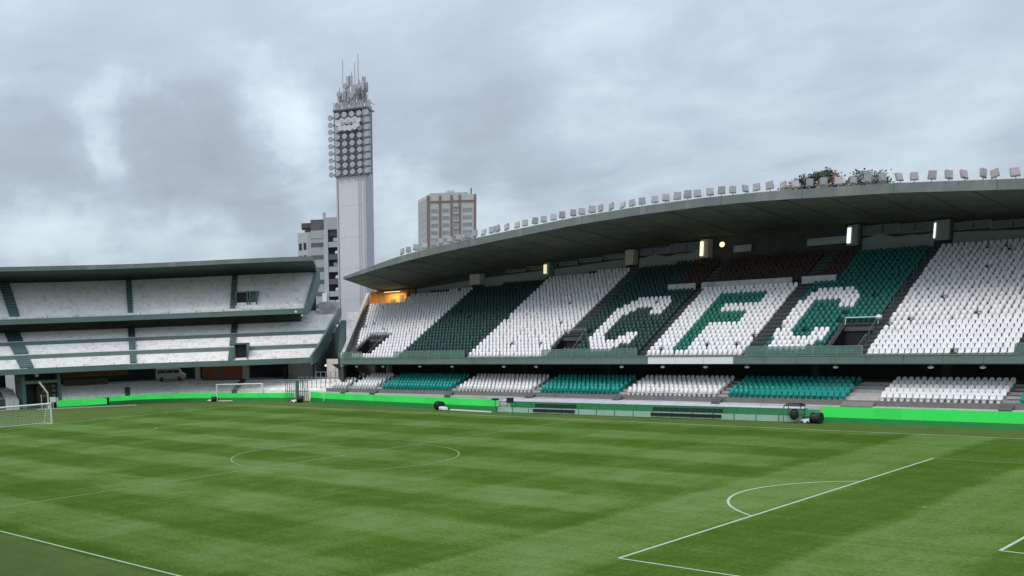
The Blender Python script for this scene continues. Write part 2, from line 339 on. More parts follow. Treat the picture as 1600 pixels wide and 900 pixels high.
# steps of the upper terrace
mb = MB()
for i in range(NR+1):
    y0 = Y0 - .35 + RUN*i; z = Z0 + RISE*i
    xs = [left_edge(y0)] + [x for x in np.arange(-50, XR, 2.0) if x > left_edge(y0)+.3] + [XR]
    seg_x = []
    for a, b in zip(xs[:-1], xs[1:]):
        seg_x.append((a, b))
    cuts = sorted([(v[0], v[1]) for v in VOM if v[2]-.2 < y0 < v[3]-.35])
    for a, b in seg_x:
        parts = [(a, b)]
        for c0, c1 in cuts:
            np_ = []
            for p, q in parts:
                if q <= c0 or p >= c1: np_.append((p, q))
                else:
                    if p < c0: np_.append((p, c0))
                    if q > c1: np_.append((c1, q))
            parts = np_
        for p, q in parts:
            if y0 > yr((p+q)/2)+.3: continue
            mb.quad((p, y0, z), (q, y0, z), (q, y0+RUN, z), (p, y0+RUN, z)); mb.quad((p, y0, z-RISE), (q, y0, z-RISE), (q, y0, z), (p, y0, z))
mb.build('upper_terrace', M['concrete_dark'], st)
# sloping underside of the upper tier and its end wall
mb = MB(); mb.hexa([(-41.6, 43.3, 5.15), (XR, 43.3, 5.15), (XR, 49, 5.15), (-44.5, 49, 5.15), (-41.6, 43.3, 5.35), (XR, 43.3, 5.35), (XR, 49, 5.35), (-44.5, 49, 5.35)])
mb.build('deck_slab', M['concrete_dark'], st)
mb = MB()
e0, e1 = Vector((-41.4, 43.4, 0)), Vector((-51.2, 59.5, 0)); dd = (e1-e0).normalized(); nn = Vector((dd.y, -dd.x, 0))*-.45
for a, b in ((0, 1),):
    mb.hexa([(*(e0.xy), 4.9), (*(e1.xy), 4.9), (*((e1+nn).xy), 4.9), (*((e0+nn).xy), 4.9), (*(e0.xy), 6.5), (*(e1.xy), 15.1), (*((e1+nn).xy), 15.1), (*((e0+nn).xy), 6.5)])
mb.build('end_parapet', M['concrete'], st)
mb = MB(); mb.hexa([(*((e0+nn*.2).xy), 0), (*((e1+nn*.2).xy), 0), (*((e1+nn*.9).xy), 0), (*((e0+nn*.9).xy), 0), (*((e0+nn*.2).xy), 4.9), (*((e1+nn*.2).xy), 4.9), (*((e1+nn*.9).xy), 4.9), (*((e0+nn*.9).xy), 4.9)])
mb.build('end_wall', M['concrete_dark'], st)
# fascia in panels
x = -41.6; k = 0
while x < XR:
    x2 = min(x+2.95, XR); mat_ = M['fascia']
    if 1.6 <= x+.5 and x2 <= 13.6: mat_ = M['white_paint']
    MB().box(x+.012, x2-.012, 43.02, 43.28, 5.22, 5.92).build('fascia_panel', mat_, st, label='white painted fascia panel' if mat_ is M['white_paint'] else None)
    x = x2; k += 1
MB().box(-41.6, XR, 43.06, 43.24, 5.14, 5.22).build('fascia_trim', M['fascia_dark'], st)
MB().box(-41.6, XR, 42.98, 43.32, 5.92, 6.0).build('fascia_coping', M['roof_edge'], st)
# glazed balustrade on the fascia, away from the white seats
GG = material('greenish_glass', (.16, .28, .24), .15, .05, 1, alpha=.5)
for a, b in ((-41.4, -37.8), (-32.2, -21.0), (-10.2, 1.3), (12.6, 22.9), (34.2, 40)):
    n = max(1, round((b-a)/1.9)); w = (b-a)/n; mb = MB()
    for i in range(n+1): mb.box(a+i*w-.03, a+i*w+.03, 43.1, 43.16, 6.0, 6.78)
    mb.box(a, b, 43.1, 43.16, 6.78, 6.84)
    br = mb.build('balustrade', M['steel_grey'], st)
    for i in range(n): MB().box(a+i*w+.04, a+(i+1)*w-.04, 43.12, 43.14, 6.04, 6.77).build('glass_panel', GG, br)
# vomitories: well and doorway painted black for the shade inside, side walls, rail
for v in VOM:
    x0, x1, y0, y1 = v; zt = Z0 + RISE*(y1-Y0)/RUN + .25; zf = 5.3
    vm = MB().box(x0, x0+.12, y0, y1, zf, zf+.9).box(x1-.12, x1, y0, y1, zf, zf+.9).build('vomitory', M['concrete_dark'], st)
    b_ = MB(); b_.quad((x0, y0, zf), (x1, y0, zf), (x1, y1, zf), (x0, y1, zf)); b_.quad((x0, y1+.01, zf+2.35), (x1, y1+.01, zf+2.35), (x1, y1+.01, zt+.1), (x0, y1+.01, zt+.1))
    for xx in (x0, x1): b_.quad((xx, y0, zf), (xx, y1, zf), (xx, y1, zt), (xx, y0, Z0+.4))
    b_.build('well', M['black'], vm)  # shade of the opening put in as black faces
    MB().box(x0+.02, x1-.02, y1+.03, y1+.09, zf, zf+2.34).build('doorway', M['black'], vm)
    r = MB(); r.bar((x0-.1, y1+.15, zt+.75), (x1+.1, y1+.15, zt+.75), .08)
    for xx in (x0-.05, x1+.05): r.bar((xx, y1+.15, zt+.1), (xx, y1+.15, zt+.75), .06); r.bar((xx, y0, Z0+.9), (xx, y1+.1, zt+.75), .035) if x0 != 19.5 else None
    if x0 == 19.5:
        sr = MB()
        for xx in (x0-.05, x1+.05): sr.bar((xx, y0, Z0+.9), (xx, y1+.1, zt+.75), .035)
        sr.build('side_rail', M['steel_green'], vm)
    r.build('rail', M['steel_grey'] if x0 != 19.5 else M['white_paint'], vm)
MB().ball((22.3, 48.4, 9.25), .28, sc=(1, 1, .8)).build('lamp_globe', M['white_paint'], st)
# VIP parapets
for a, b in ((-2.2, 1.0), (1.7, 11.3), (12.3, 15.6)):
    pz = 13.0
    pp = MB().box(a, b, 56.0, 56.18, pz-.2, pz+.55).build('box_parapet', M['panel_grey'], st)
    n = max(2, round((b-a)/1.1))
    for i in range(n): MB().box(a+(b-a)*i/n+.04, a+(b-a)*(i+1)/n-.04, 55.95, 55.995, pz-.1, pz+.5).build('parapet_panel', M['concrete'], pp)
# stair aisles laid on the terrace
AIS = [(-9.95, -8.85), (1.0, 1.62), (12.25, 13.2), (22.15, 23.15), (33.9, 34.5), (44.6, 45.4)]
for a, b in AIS:
    mb = MB()
    for i in range(NR):
        y0 = Y0-.35+RUN*i; z = Z0+RISE*i
        if y0 > yw(a)-.8 or any(v[0]-.3 < (a+b)/2 < v[1]+.3 and v[2]-.3 < y0 < v[3] for v in VOM): continue
        mb.box(a, b, y0+.02, y0+RUN-.02, z+.004, z+.03); mb.box(a, b, y0+.35, y0+RUN-.02, z+.03, z+.2)
    mb.build('stair', M['aisle'], st)
# handrails
mb = MB()
for a, b in AIS[3:4]:
    for i in range(0, 24, 4):
        p = Vector((a+.1, Y0+RUN*i, Z0+RISE*i)); q = Vector((a+.1, Y0+RUN*(i+3), Z0+RISE*(i+3)))
        mb.bar(p+Vector((0, 0, .9)), q+Vector((0, 0, .9)), .05); mb.bar(p, p+Vector((0, 0, .9)), .05); mb.bar(q, q+Vector((0, 0, .9)), .05)
mb.build('handrail', M['steel_green'], st)

# ---- lower tier
LR, LRUN, LRISE, LY, LZ = 6, .85, .27, 42.3, 1.95
mb = MB()
for i in range(LR):
    y0 = LY+LRUN*i-.1; z = LZ+LRISE*i
    mb.quad((-43.5, y0, z), (XR, y0, z), (XR, y0+LRUN, z), (-43.5, y0+LRUN, z)); mb.quad((-43.5, y0, z-LRISE), (XR, y0, z-LRISE), (XR, y0, z), (-43.5, y0, z))
mb.quad((-43.5, LY-.1+LRUN*LR, LZ+LRISE*(LR-1)), (XR, LY-.1+LRUN*LR, LZ+LRISE*(LR-1)), (XR, 53, 3.3), (-43.5, 53, 3.3))
mb.build('lower_terrace', M['concrete'], st)
MB().box(-43.5, XR, 42.0, 42.2, 1.52, 2.0).build('lower_parapet', M['concrete_brown'], st)
MB().box(-43.5, XR, 41.35, 42.0, 0, 1.52).build('front_wall', M['ledge'], st)
MB().box(-43.5, XR, 53, 53.3, 3.2, 5.15).build('concourse_wall', M['concrete_dark'], st)
for xx in np.arange(-38, 60, 11.0):
    MB().box(xx-.3, xx+.3, 48.5, 49.1, 3.2, 5.15).build('concourse_column', M['concrete_dark'] if xx > -30 else M['beige'], st)
# stairs crossing the lower tier
LAIS = [(-40.2, -39.3), (-34.9, -34.0), (-22.6, -21.7), (-11.1, -10.2), (-.3, .5), (10.3, 11.1), (22.0, 24.6), (33.9, 34.8), (44.5, 45.4)]
for a, b in LAIS:
    mb = MB()
    for i in range(LR): mb.box(a, b, LY+LRUN*i-.08, LY+LRUN*(i+1)-.08, LZ+LRISE*i-.2, LZ+LRISE*i+.04)
    fs = MB().hexa([(a, 41.3, 1.2), (b, 41.3, 1.2), (b, 42.18, 1.2), (a, 42.18, 1.2), (a, 41.3, 1.56), (b, 41.3, 1.56), (b, 42.18, 2.02), (a, 42.18, 2.02)])
    fs.build('front_step', M['concrete_brown'] if b-a > 2 else M['concrete_dark'], st)
    mb.build('stair', M['concrete'] if b-a > 2 else M['steel_green'] if a < 0 else M['concrete_dark'], st)
# raking black stair under the deck at the left end
MB().hexa([(-41.5, 45.2, 3.0), (-40.0, 45.2, 3.0), (-40.0, 46.2, 3.0), (-41.5, 46.2, 3.0), (-45.5, 45.2, 5.1), (-43.0, 45.2, 5.1), (-43.0, 46.2, 5.1), (-45.5, 46.2, 5.1)]).build('raking_stair', M['black'], st)

# ---- seats
def seat_mesh():
    mb = MB()
    ol = [(-.15, .22), (.15, .22), (.195, .42), (.205, .60), (.175, .76), (.085, .86), (-.085, .86), (-.175, .76), (-.205, .60), (-.195, .42)]
    n = len(ol)
    yb = lambda z: .30 + .10*(z-.2)/.6
    fr = [(x, yb(z), z) for x, z in ol]; bk = [(x*1.0, yb(z)+.05, z) for x, z in ol]
    mb.v += fr+bk; mb.f += [tuple(range(n)), tuple(range(2*n-1, n-1, -1))]
    mb.f += [(k, n+k, n+(k+1) % n, (k+1) % n) for k in range(n)]
    mb.hexa([(-.17, -.06, .32), (.17, -.06, .32), (.16, .33, .26), (-.16, .33, .26), (-.18, -.06, .38), (.18, -.06, .38), (.17, .33, .33), (-.17, .33, .33)])
    mb.hexa([(-.09, .05, .0), (.09, .05, .0), (.09, .25, .0), (-.09, .25, .0), (-.14, .0, .31), (.14, .0, .31), (.13, .30, .27), (-.13, .30, .27)])
    return mb
SM = seat_mesh(); SV = np.array(SM.v); SF = SM.f
def inpoly(x, y, P):
    c = False; j = len(P)-1
    for i in range(len(P)):
        if (P[i][1] > y) != (P[j][1] > y) and x < (P[j][0]-P[i][0])*(y-P[i][1])/(P[j][1]-P[i][1])+P[i][0]: c = not c
        j = i
    return c
LC1 = [(-4.9, 44.0), (-6.1, 46.0), (-6.7, 47.5), (-6.6, 48.6), (-6.4, 50.6), (-6.3, 52.1), (-5.6, 53.5), (-4.5, 54.7), (-1.6, 54.7), (-.5, 53.2), (-.5, 51.3), (-1.8, 51.2), (-1.9, 52.3), (-3.9, 52.5), (-4.6, 51.3), (-5.0, 50.0), (-4.9, 47.3), (-4.4, 46.5), (-2.9, 46.4), (-2.4, 47.7), (-1.2, 47.8), (-.9, 47.0), (-1.1, 45.5), (-2.4, 44.7), (-2.6, 44.0)]
LF = [(4.4, 44.4), (4.4, 51.2), (4.5, 54.5), (9.6, 54.5), (9.6, 52.6), (6.1, 52.6), (6.1, 50.9), (8.9, 50.9), (8.9, 48.8), (6.1, 48.8), (6.1, 44.4)]
LC2 = [(14.2, 44.0), (13.9, 45.9), (13.4, 47.7), (13.4, 49.5), (13.5, 52.2), (14.1, 53.3), (14.6, 54.3), (15.5, 54.8), (17.7, 54.8), (18.9, 53.2), (18.9, 51.3), (17.6, 51.3), (17.4, 52.5), (15.5, 52.8), (15.1, 52.1), (14.9, 49.8), (14.8, 47.6), (15.3, 46.4), (17.1, 46.3), (17.3, 47.7), (18.4, 47.8), (18.7, 46.8), (18.4, 45.7), (17.9, 45.1), (17.4, 44.0)]
seats = []   # x, y, z, colour key
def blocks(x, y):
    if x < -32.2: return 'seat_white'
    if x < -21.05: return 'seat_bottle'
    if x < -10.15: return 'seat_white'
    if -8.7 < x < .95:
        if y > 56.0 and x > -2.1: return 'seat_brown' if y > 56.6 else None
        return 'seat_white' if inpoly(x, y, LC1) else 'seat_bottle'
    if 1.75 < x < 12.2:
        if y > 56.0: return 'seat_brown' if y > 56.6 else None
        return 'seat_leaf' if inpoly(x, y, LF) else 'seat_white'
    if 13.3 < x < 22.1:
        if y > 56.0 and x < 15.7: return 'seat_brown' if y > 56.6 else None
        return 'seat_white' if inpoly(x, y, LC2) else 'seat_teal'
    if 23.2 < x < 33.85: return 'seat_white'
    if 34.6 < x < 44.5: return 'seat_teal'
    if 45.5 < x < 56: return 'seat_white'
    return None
MISS = {(26, 24), (26.5, 24), (25, 7), (-14.1, 17), (-17.4, 15), (-18.2, 14), (27.6, 20), (-2.9, 14)}
for i in range(NR):
    y = Y0+RUN*i
    for x in np.arange(-50.75, 56, .5):
        if x < left_edge(y)+.7 or y > yr(x)-.9: continue
        if any(v[0]-.3 < x < v[1]+.3 and v[2]-.3 < y < v[3]+.35 for v in VOM): continue
        c = blocks(x, y+.1)
        if c is None: continue
        if random.random() < .009: continue
        seats.append((x, y, Z0+RISE*i, c))
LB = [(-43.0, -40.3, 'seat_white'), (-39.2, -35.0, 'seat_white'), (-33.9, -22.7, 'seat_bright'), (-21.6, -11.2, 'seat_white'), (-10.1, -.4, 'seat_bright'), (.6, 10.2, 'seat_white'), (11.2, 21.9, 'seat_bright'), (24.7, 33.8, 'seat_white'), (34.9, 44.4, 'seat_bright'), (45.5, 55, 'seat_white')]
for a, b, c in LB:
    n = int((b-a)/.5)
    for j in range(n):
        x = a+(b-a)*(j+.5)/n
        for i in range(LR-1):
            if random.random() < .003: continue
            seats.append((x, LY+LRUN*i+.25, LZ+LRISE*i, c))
def inview(p):
    d = Vector(p)-CP; w = d.dot(f_); px = 368.84+1631.3*d.dot(rr)/w; return px < 1600
near = sorted([s for s in seats if inview(s[:3]) and s[3] != 'seat_brown'], key=lambda s: (Vector(s[:3])-CP).length)[:300]
nearset = set(near); seat_meshes = {}
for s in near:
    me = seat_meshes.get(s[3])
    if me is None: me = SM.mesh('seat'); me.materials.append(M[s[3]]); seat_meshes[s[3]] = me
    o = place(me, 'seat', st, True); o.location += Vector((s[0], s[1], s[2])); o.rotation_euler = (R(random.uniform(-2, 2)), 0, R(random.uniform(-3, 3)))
def bulk(lst, mat_, label):
    n = len(lst); nv = len(SV); P = np.array([[s[0], s[1], s[2]] for s in lst])
    th = RNG.normal(0, .06, n); tl = RNG.normal(0, .04, n)
    V = np.repeat(SV[None], n, 0).copy(); V[:, :, 1] += (V[:, :, 2]-.3)*tl[:, None]
    c, s_ = np.cos(th)[:, None], np.sin(th)[:, None]; X = V[:, :, 0]*c-V[:, :, 1]*s_; Y = V[:, :, 0]*s_+V[:, :, 1]*c
    V[:, :, 0] = X; V[:, :, 1] = Y; V += P[:, None, :]; V = V.reshape(-1, 3)
    me = bpy.data.meshes.new('seat_rows'); li = []; ls = []; lt = []; pos = 0
    base = np.concatenate([np.array(f) for f in SF]); tot = np.array([len(f) for f in SF]); nl = len(base)
    LI = (base[None]+np.arange(n)[:, None]*nv).ravel(); LT = np.tile(tot, n); LS = np.concatenate([[0], np.cumsum(LT)[:-1]])
    me.vertices.add(len(V)); me.vertices.foreach_set('co', V.ravel().astype(np.float32)); me.loops.add(len(LI)); me.loops.foreach_set('vertex_index', LI.astype(np.int32))
    me.polygons.add(len(LT)); me.polygons.foreach_set('loop_start', LS.astype(np.int32)); me.polygons.foreach_set('loop_total', LT.astype(np.int32))
    me.update(calc_edges=True); me.validate(); me.materials.append(mat_)
    return place(me, 'seat_rows', st, True, 'stuff', label=label)
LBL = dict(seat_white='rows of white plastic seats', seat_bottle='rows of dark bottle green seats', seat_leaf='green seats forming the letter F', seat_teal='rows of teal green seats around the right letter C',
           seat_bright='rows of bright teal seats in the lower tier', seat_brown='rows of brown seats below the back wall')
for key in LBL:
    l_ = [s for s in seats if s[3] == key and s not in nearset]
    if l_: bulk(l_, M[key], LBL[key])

# ---- back wall, window band, pillars
bw = MB(); bandm = MB(); 
xs = list(np.arange(-50, XR, 1.0))
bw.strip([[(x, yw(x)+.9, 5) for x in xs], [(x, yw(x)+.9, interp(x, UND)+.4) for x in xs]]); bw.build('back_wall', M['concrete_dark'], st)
zseat = lambda x: Z0+RISE*int((yw(x)-.9-Y0)/RUN)+.2
for a, b, kind_ in ((-42.5, -33.0, 'p'), (-31.0, -21.7, 'p'), (-20.8, -11.2, 'p'), (-9.6, -2.0, 't'), (1.8, 3.8, 'g'), (9.8, 13.9, 'g'), (15.3, 22.0, 't'), (23.6, 33.0, 'p'), (34.8, 60, 'p')):
    xx = list(np.arange(a, b, .6))+[b]; mb = MB()
    top = lambda x: interp(x, BAND) + (.12*math.sin((x-a)*1.1)+.1*math.sin(x*2.3) if kind_ == 't' else 0) + (.35 if kind_ == 'g' else 0)
    fr = [(x, yw(x)+.45, top(x)) for x in xx]; lo = [(x, yw(x)+.45, zseat(x)-.4 if kind_ != 'g' else top(x)-.75) for x in xx]
    mb.strip([lo, fr, [(p[0], p[1]+.3, p[2]) for p in fr]])
    mb.build('band_wall' if kind_ == 'p' else 'cloth_banner' if kind_ == 't' else 'counter_panel', M['tarp'] if kind_ != 'g' else M['panel_grey'], st)
    if kind_ != 'g':
        n = max(2, round((b-a)/3.1))
        for i in range(n):
            x0 = a+(b-a)*i/n; x1 = a+(b-a)*(i+1)/n; z0 = max(interp(x0, BAND), interp(x1, BAND))+.16; z1 = min(interp(x0, UND), interp(x1, UND))-.08
            if z1-z0 < .35: continue
            y = yw((x0+x1)/2)+.62
            wn = MB().box(x0, x0+.14, y-.12, y, z0, z1).box(x1-.14, x1, y-.12, y, z0, z1).box(x0+.14, x1-.14, y-.11, y-.01, z0, z0+.07).box(x0+.14, x1-.14, y-.11, y-.01, z1-.07, z1).build('window', M['tarp'], st)
            xm = (x0+x1)/2+random.uniform(-.3, .3)
            MB().box(x0+.16, xm-.04, y-.05, y-.03, z0+.07, z1-.07).build('pane', M['dark_glass'], wn); MB().box(xm+.04, x1-.16, y-.05, y-.03, z0+.07, z1-.07).build('pane', M['dark_glass'], wn)
for xc, w, mat_, dz, gw, gm in ((-32.0, 1.7, 'beige', 0, 0, None), (-21.4, .8, 'tarp', 0, .45, 'cream_glow'), (-10.5, 1.1, 'beige', 0, 0, None), (-1.3, .9, 'beige', 0, .35, 'warm'), (14.6, 1.0, 'tarp', 0, .36, 'cool'), (22.8, 1.3, 'tarp', 0, .16, 'cool'), (33.9, 1.2, 'tarp', 0, 0, None)):
    y = yw(xc); z1 = interp(xc, UND)-.02; z0 = interp(xc, BAND)-.75
    p = MB().box(xc-w/2, xc+w/2, y-.3, y+.85, z0, z1).build('pillar', M[mat_], st)
    if gw: MB().box(xc-w/2-.02, xc-w/2-.02+gw, y-.38, y-.3, z0+.25, z1-.25).build('lamp_panel', M[gm], p)
pl_ = MB().ball((1.2, 61.6, 17.85), .3, sc=(1, .7, 1)).build('lamp_globe', M['warm'], st)
# lit room at the left end
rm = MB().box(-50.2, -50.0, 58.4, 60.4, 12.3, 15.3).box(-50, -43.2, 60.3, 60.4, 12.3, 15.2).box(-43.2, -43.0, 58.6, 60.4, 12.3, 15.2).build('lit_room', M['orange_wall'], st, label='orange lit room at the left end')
MB().box(-47.6, -46.7, 60.2, 60.29, 12.4, 14.0).build('doorway', M['concrete_brown'], rm); MB().box(-45.9, -45.2, 60.22, 60.29, 13.1, 14.5).build('window', M['concrete_brown'], rm)
MB().box(-48, -45, 59.2, 59.35, 14.98, 15.05).build('lamp_tube', M['warm'], rm)
ll = bpy.data.lights.new('room_lamp', 'AREA'); ll.energy = 170; ll.color = (1, .62, .26); ll.shape = 'RECTANGLE'; ll.size = 3; ll.size_y = .3
lo_ = bpy.data.objects.new('room_lamp', ll); COL.objects.link(lo_); lo_.location = (-46.5, 59.2, 14.93)

# ---- roof
nx, ny = 56, 7
xs = np.linspace(-44.1, XR, nx)
def roof_pt(i, v, lower=True):
    xe = xs[i]; w = max(0, 1-(xe+44.1)/9.0); xb = xe - 6.3*w
    yb = yw(xb)+1.6; zb = interp(xb, UND); ze = interp(xe, EDGE)
    x = xe+(xb-xe)*v; y = 46.5+(yb-46.5)*v; z = ze+(zb-ze)*v + .12*math.sin(v*math.pi)*(1-w)
    if not lower: z += (.28+.50*min(1, (xe+44.1)/10))*(1-v*.2) + .5*math.sin(v*math.pi)
    return (x, y, z)
und = MB().strip([[roof_pt(i, j/(ny-1)) for i in range(nx)] for j in range(ny)])
rf = und.build('roof', M['roof_under'], st)
MB().strip([[roof_pt(i, j/(ny-1), False) for i in range(nx)] for j in range(ny)]).build('roof_deck', M['roof_edge'], rf)
ed = MB(); ed.strip([[Vector(roof_pt(i, 0))+Vector((0, -.06, -.05)) for i in range(nx)], [Vector(roof_pt(i, 0, False))+Vector((0, -.06, .02)) for i in range(nx)], [Vector(roof_pt(i, 0, False))+Vector((0, .15, .02)) for i in range(nx)]])
ed.strip([[Vector(roof_pt(0, j/(ny-1)))+Vector((-.05, 0, -.03)) for j in range(ny)], [Vector(roof_pt(0, j/(ny-1), False))+Vector((-.05, 0, .02)) for j in range(ny)]])
gu = ed.build('gutter', M['roof_edge'], rf)
for i in range(1, nx-1, 2):
    a, b = Vector(roof_pt(i, 0)), Vector(roof_pt(i, 0, False)); MB().bar(a+Vector((0, -.075, -.04)), b+Vector((0, -.075, 0)), .05, .03).build('gutter_joint', M['steel_grey'] if i % 4 == 1 else M['fascia'], gu)
rb = MB()
for i in range(2, nx-1, 2):
    for j in range(ny-1):
        a, b = Vector(roof_pt(i, j/(ny-1))), Vector(roof_pt(i, (j+1)/(ny-1))); rb.bar(a-Vector((0, 0, .02)), b-Vector((0, 0, .02)), .10, .10)
rb.build('roof_rib', M['roof_under'], rf, kind='stuff')
# small lamps below the deck edge
for n, xx in enumerate((-39.2, -34.5, -28.3, -23.2, -15.6, -11.2, -.6, 4.0, 8.5, 12.6, 20.6, 28.2, 32.0)):
    l_ = MB().tube((xx, 43.6, 4.98), (xx, 43.6, 5.15), .05).build('lamp_bracket', M['steel_grey'], st)
    MB().ball((xx, 43.6, 4.88), .16, sc=(1.5, 1, .8)).build('lamp_globe', M['white_paint'], l_)

# ---- floodlights along the roof edge
LX = [-33.6, -32.5, -31.3, -29.8, -28.4, -27.1, -25.8, -24.5, -23.2, -22.0, -20.8, -19.5, -18.6, -17.4, -16.0, -14.9, -13.6, -12.4, -11.1, -10.0, -8.6, -7.5, -6.3, -5.2, -4.0, -2.7, -1.5, -.4, 1.0, 2.2, 3.4, 4.5, 5.6, 6.9, 8.0, 9.1, 10.4, 11.4, 12.7, 13.9, 15.1, 16.3, 17.5, 18.8, 20.1, 21.2, 22.5, 23.9, 25.0, 26.3, 27.6, 28.8, 30.1, 31.0, 32.4, 33.5, 34.7]
def make_flood(mat_):
    t = thing('roof_floodlight', '', 'floodlight')
    MB().box(-.03, .03, -.03, .03, 0, .22).box(-.30, .30, -.03, .03, .17, .22).box(-.34, -.30, -.04, .04, .17, .55).box(.30, .34, -.04, .04, .17, .55).build('bracket', M['steel_grey'], t)
    h = MB().hexa([(-.30, -.07, .22), (.30, -.07, .22), (.24, .14, .26), (-.24, .14, .26), (-.33, -.07, .90), (.33, -.07, .90), (.26, .14, .86), (-.26, .14, .86)]).build('lamp_head', mat_, t)
    MB().box(-.27, .27, -.09, -.071, .27, .85).build('lens', mat_, h)
    return t
protos = [make_flood(material('roof_light_casing', (.33, .34, .355), .6, .1, 2)), make_flood(material('roof_light_casing_pink', (.40, .365, .375), .6, .1, 2))]
YAWS = [-60, -20, 15, 10, 0, -15, 5, 20, 30, -60, -52, -30, -50, -55, -35, -20, 10, 5, -10, 20, 25, 10, 0, -65, -70, -60, -30, -8, 5, 10, -10, 0, 10, 12, 8, 15, 30, -35, -40, -68, 8, 25, 20, 5, 30, 28, 34, 30, 6, 12, 25, 34, 40, -66, 4, 10, 20]
POSE = lambda a: 'turned left' if a < -12 else 'facing the pitch' if a < 14 else 'turned right'
used = [0, 0]
_o = 'first second third fourth fifth sixth seventh eighth ninth tenth eleventh twelfth thirteenth fourteenth fifteenth sixteenth seventeenth eighteenth nineteenth'.split()
ORD = _o + ['twentieth'] + ['twenty-'+w for w in _o[:9]] + ['thirtieth'] + ['thirty-'+w for w in _o[:9]] + ['fortieth'] + ['forty-'+w for w in _o[:9]] + ['fiftieth'] + ['fifty-'+w for w in _o[:9]]
def where(x):
    return ('against the brown striped tower block' if -34 < x < -25 else 'at the left tip of the roof' if x <= -34 else 'over the first green block from the left' if x < -17
            else 'over the left letter C' if x < -4 else 'over the letter F' if x < 4.2 else 'in front of the reddish tree' if x < 10.5 else 'in front of the pale tree' if x < 15.5 else 'near the right end of the roof')
for k, xx in enumerate(LX):
    a = YAWS[k]; q = (k*7+3) % 5 > 2 or k > 45; q = int(q)
    i = (xx+44.1)/(XR+44.1)*(nx-1); z = interp(xx, EDGE)+.28+.50*min(1, (xx+44.1)/10)+.02
    lab = '%s floodlight on the roof edge, %s from the left, %s' % ('pinkish' if q else 'grey', ORD[k], POSE(a))
    t = protos[q] if not used[q] else copy_thing(protos[q], (0, 0, 0), 0)
    used[q] = 1
    sgn = 1
    t.location = (xx, 46.52, z); t.rotation_euler = (R(-14+10*math.sin(k*1.7)), R(a*.22+4*math.sin(k*.9)), R(38+a*.8)); t['label'] = lab; t['group'] = 'floodlights standing along the edge of the roof'
    sc = 1.0; t.scale = (random.uniform(.98, 1.10),)*3

# ================================================================== NEAR STAND (around the camera, unseen, added to block low sky light)
ns = thing('added_near_stand', 'unseen covered stand around the camera, added to block low sky light', 'stand', (0, -60, 0))
mb = MB()
for i in range(38):
    y = -44.5-.85*i; z = 1.4+.37*i
    mb.quad((-60, y-.85, z), (75, y-.85, z), (75, y, z), (-60, y, z)); mb.quad((-60, y-.85, z), (75, y-.85, z), (75, y-.85, z+.37), (-60, y-.85, z+.37))
mb.build('terrace', M['concrete'], ns)
MB().box(-60, 75, -44.6, -44.3, 0, 1.9).build('front_wall', M['ledge'], ns); MB().box(-60, 75, -77.6, -77.2, 0, 21.5).build('back_wall', M['concrete_dark'], ns)
MB().box(-60, 75, -77.6, -52.0, 21.5, 22.4).build('roof', M['roof_under'], ns)
for x in range(-58, 75, 12): MB().box(x-.3, x+.3, -76.6, -76.0, 0, 21.5).build('column', M['concrete_dark'], ns)

# ================================================================== CURVED STAND (behind the far goal)
CS = [(-620, (-84, -34), (-1, -.12)), (-380, (-85.5, -16), (-1, .05)), (-150, (-82.5, -1.5), (-.985, .19)), (0, (-78.5, 11.5), (-.955, .30)), (60, (-76.2, 16.6), (-.93, .38)), (130, (-73.4, 22.4), (-.885, .48)), (203, (-69.9, 28.7), (-.82, .57)), (300, (-63.6, 35.0), (-.765, .645)), (365, (-59.3, 38.7), (-.713, .70)), (430, (-55.4, 42.9), (-.63, .78)), (488, (-52.0, 47.4), (-.50, .866))]
def catmull(tb_, s):
    s = float(s)
    k = max(0, min(len(tb_)-2, next((i for i in range(len(tb_)-1) if s <= tb_[i+1][0]), len(tb_)-2)))
    t0, t1 = tb_[k][0], tb_[k+1][0]; u = (s-t0)/(t1-t0)
    def tan(j, idx):
        a, b = max(0, j-1), min(len(tb_)-1, j+1)
        return (Vector(tb_[b][idx])-Vector(tb_[a][idx]))/(tb_[b][0]-tb_[a][0])*(t1-t0)
    r = []
    for idx in (1, 2):
        p0, p1 = Vector(tb_[k][idx]), Vector(tb_[k+1][idx]); m0, m1 = tan(k, idx), tan(k+1, idx)
        r.append((2*u**3-3*u**2+1)*p0+(u**3-2*u**2+u)*m0+(-2*u**3+3*u**2)*p1+(u**3-u**2)*m1)
    return r[0], r[1].normalized()
UP_END = [(0, 465.3), (17.2, 464.5)]; RF_END = [(4.8, 483), (11, 473.5), (18.5, 464)]
def cpe(s, u, z, tab): return cp(min(s, interp(u, tab)+min(0, s-488)*.04), u, z)
def cp(s, u, z): p, d = catmull(CS, s); q = p+d*u; return (q.x, q.y, z)
cs = thing('curved_stand', 'curved concrete stand with three open decks and a thin roof at the left', 'stand', (-78, 12, 0))
SS = list(np.arange(-400, 480, 22.0))+[488]
def swp(prof, ss=SS, tab=None): return [[cpe(s, u, z, tab) if tab else cp(s, u, z) for s in ss] for u, z in prof]
def slab(mb, u0, u1, z0, z1, ss=SS, tab=None):
    return mb.strip(swp([(u0, z0), (u0, z1), (u1, z1), (u1, z0), (u0, z0)], ss, tab))
def steps(u0, z0, u1, z1, n):
    pr = []
    for i in range(n):
        a = u0+(u1-u0)*i/n; b = u0+(u1-u0)*(i+1)/n; za = z0+(z1-z0)*i/n; zb = z0+(z1-z0)*(i+1)/n
        pr += [(a, za), (a, zb), (b, zb)]
    return pr
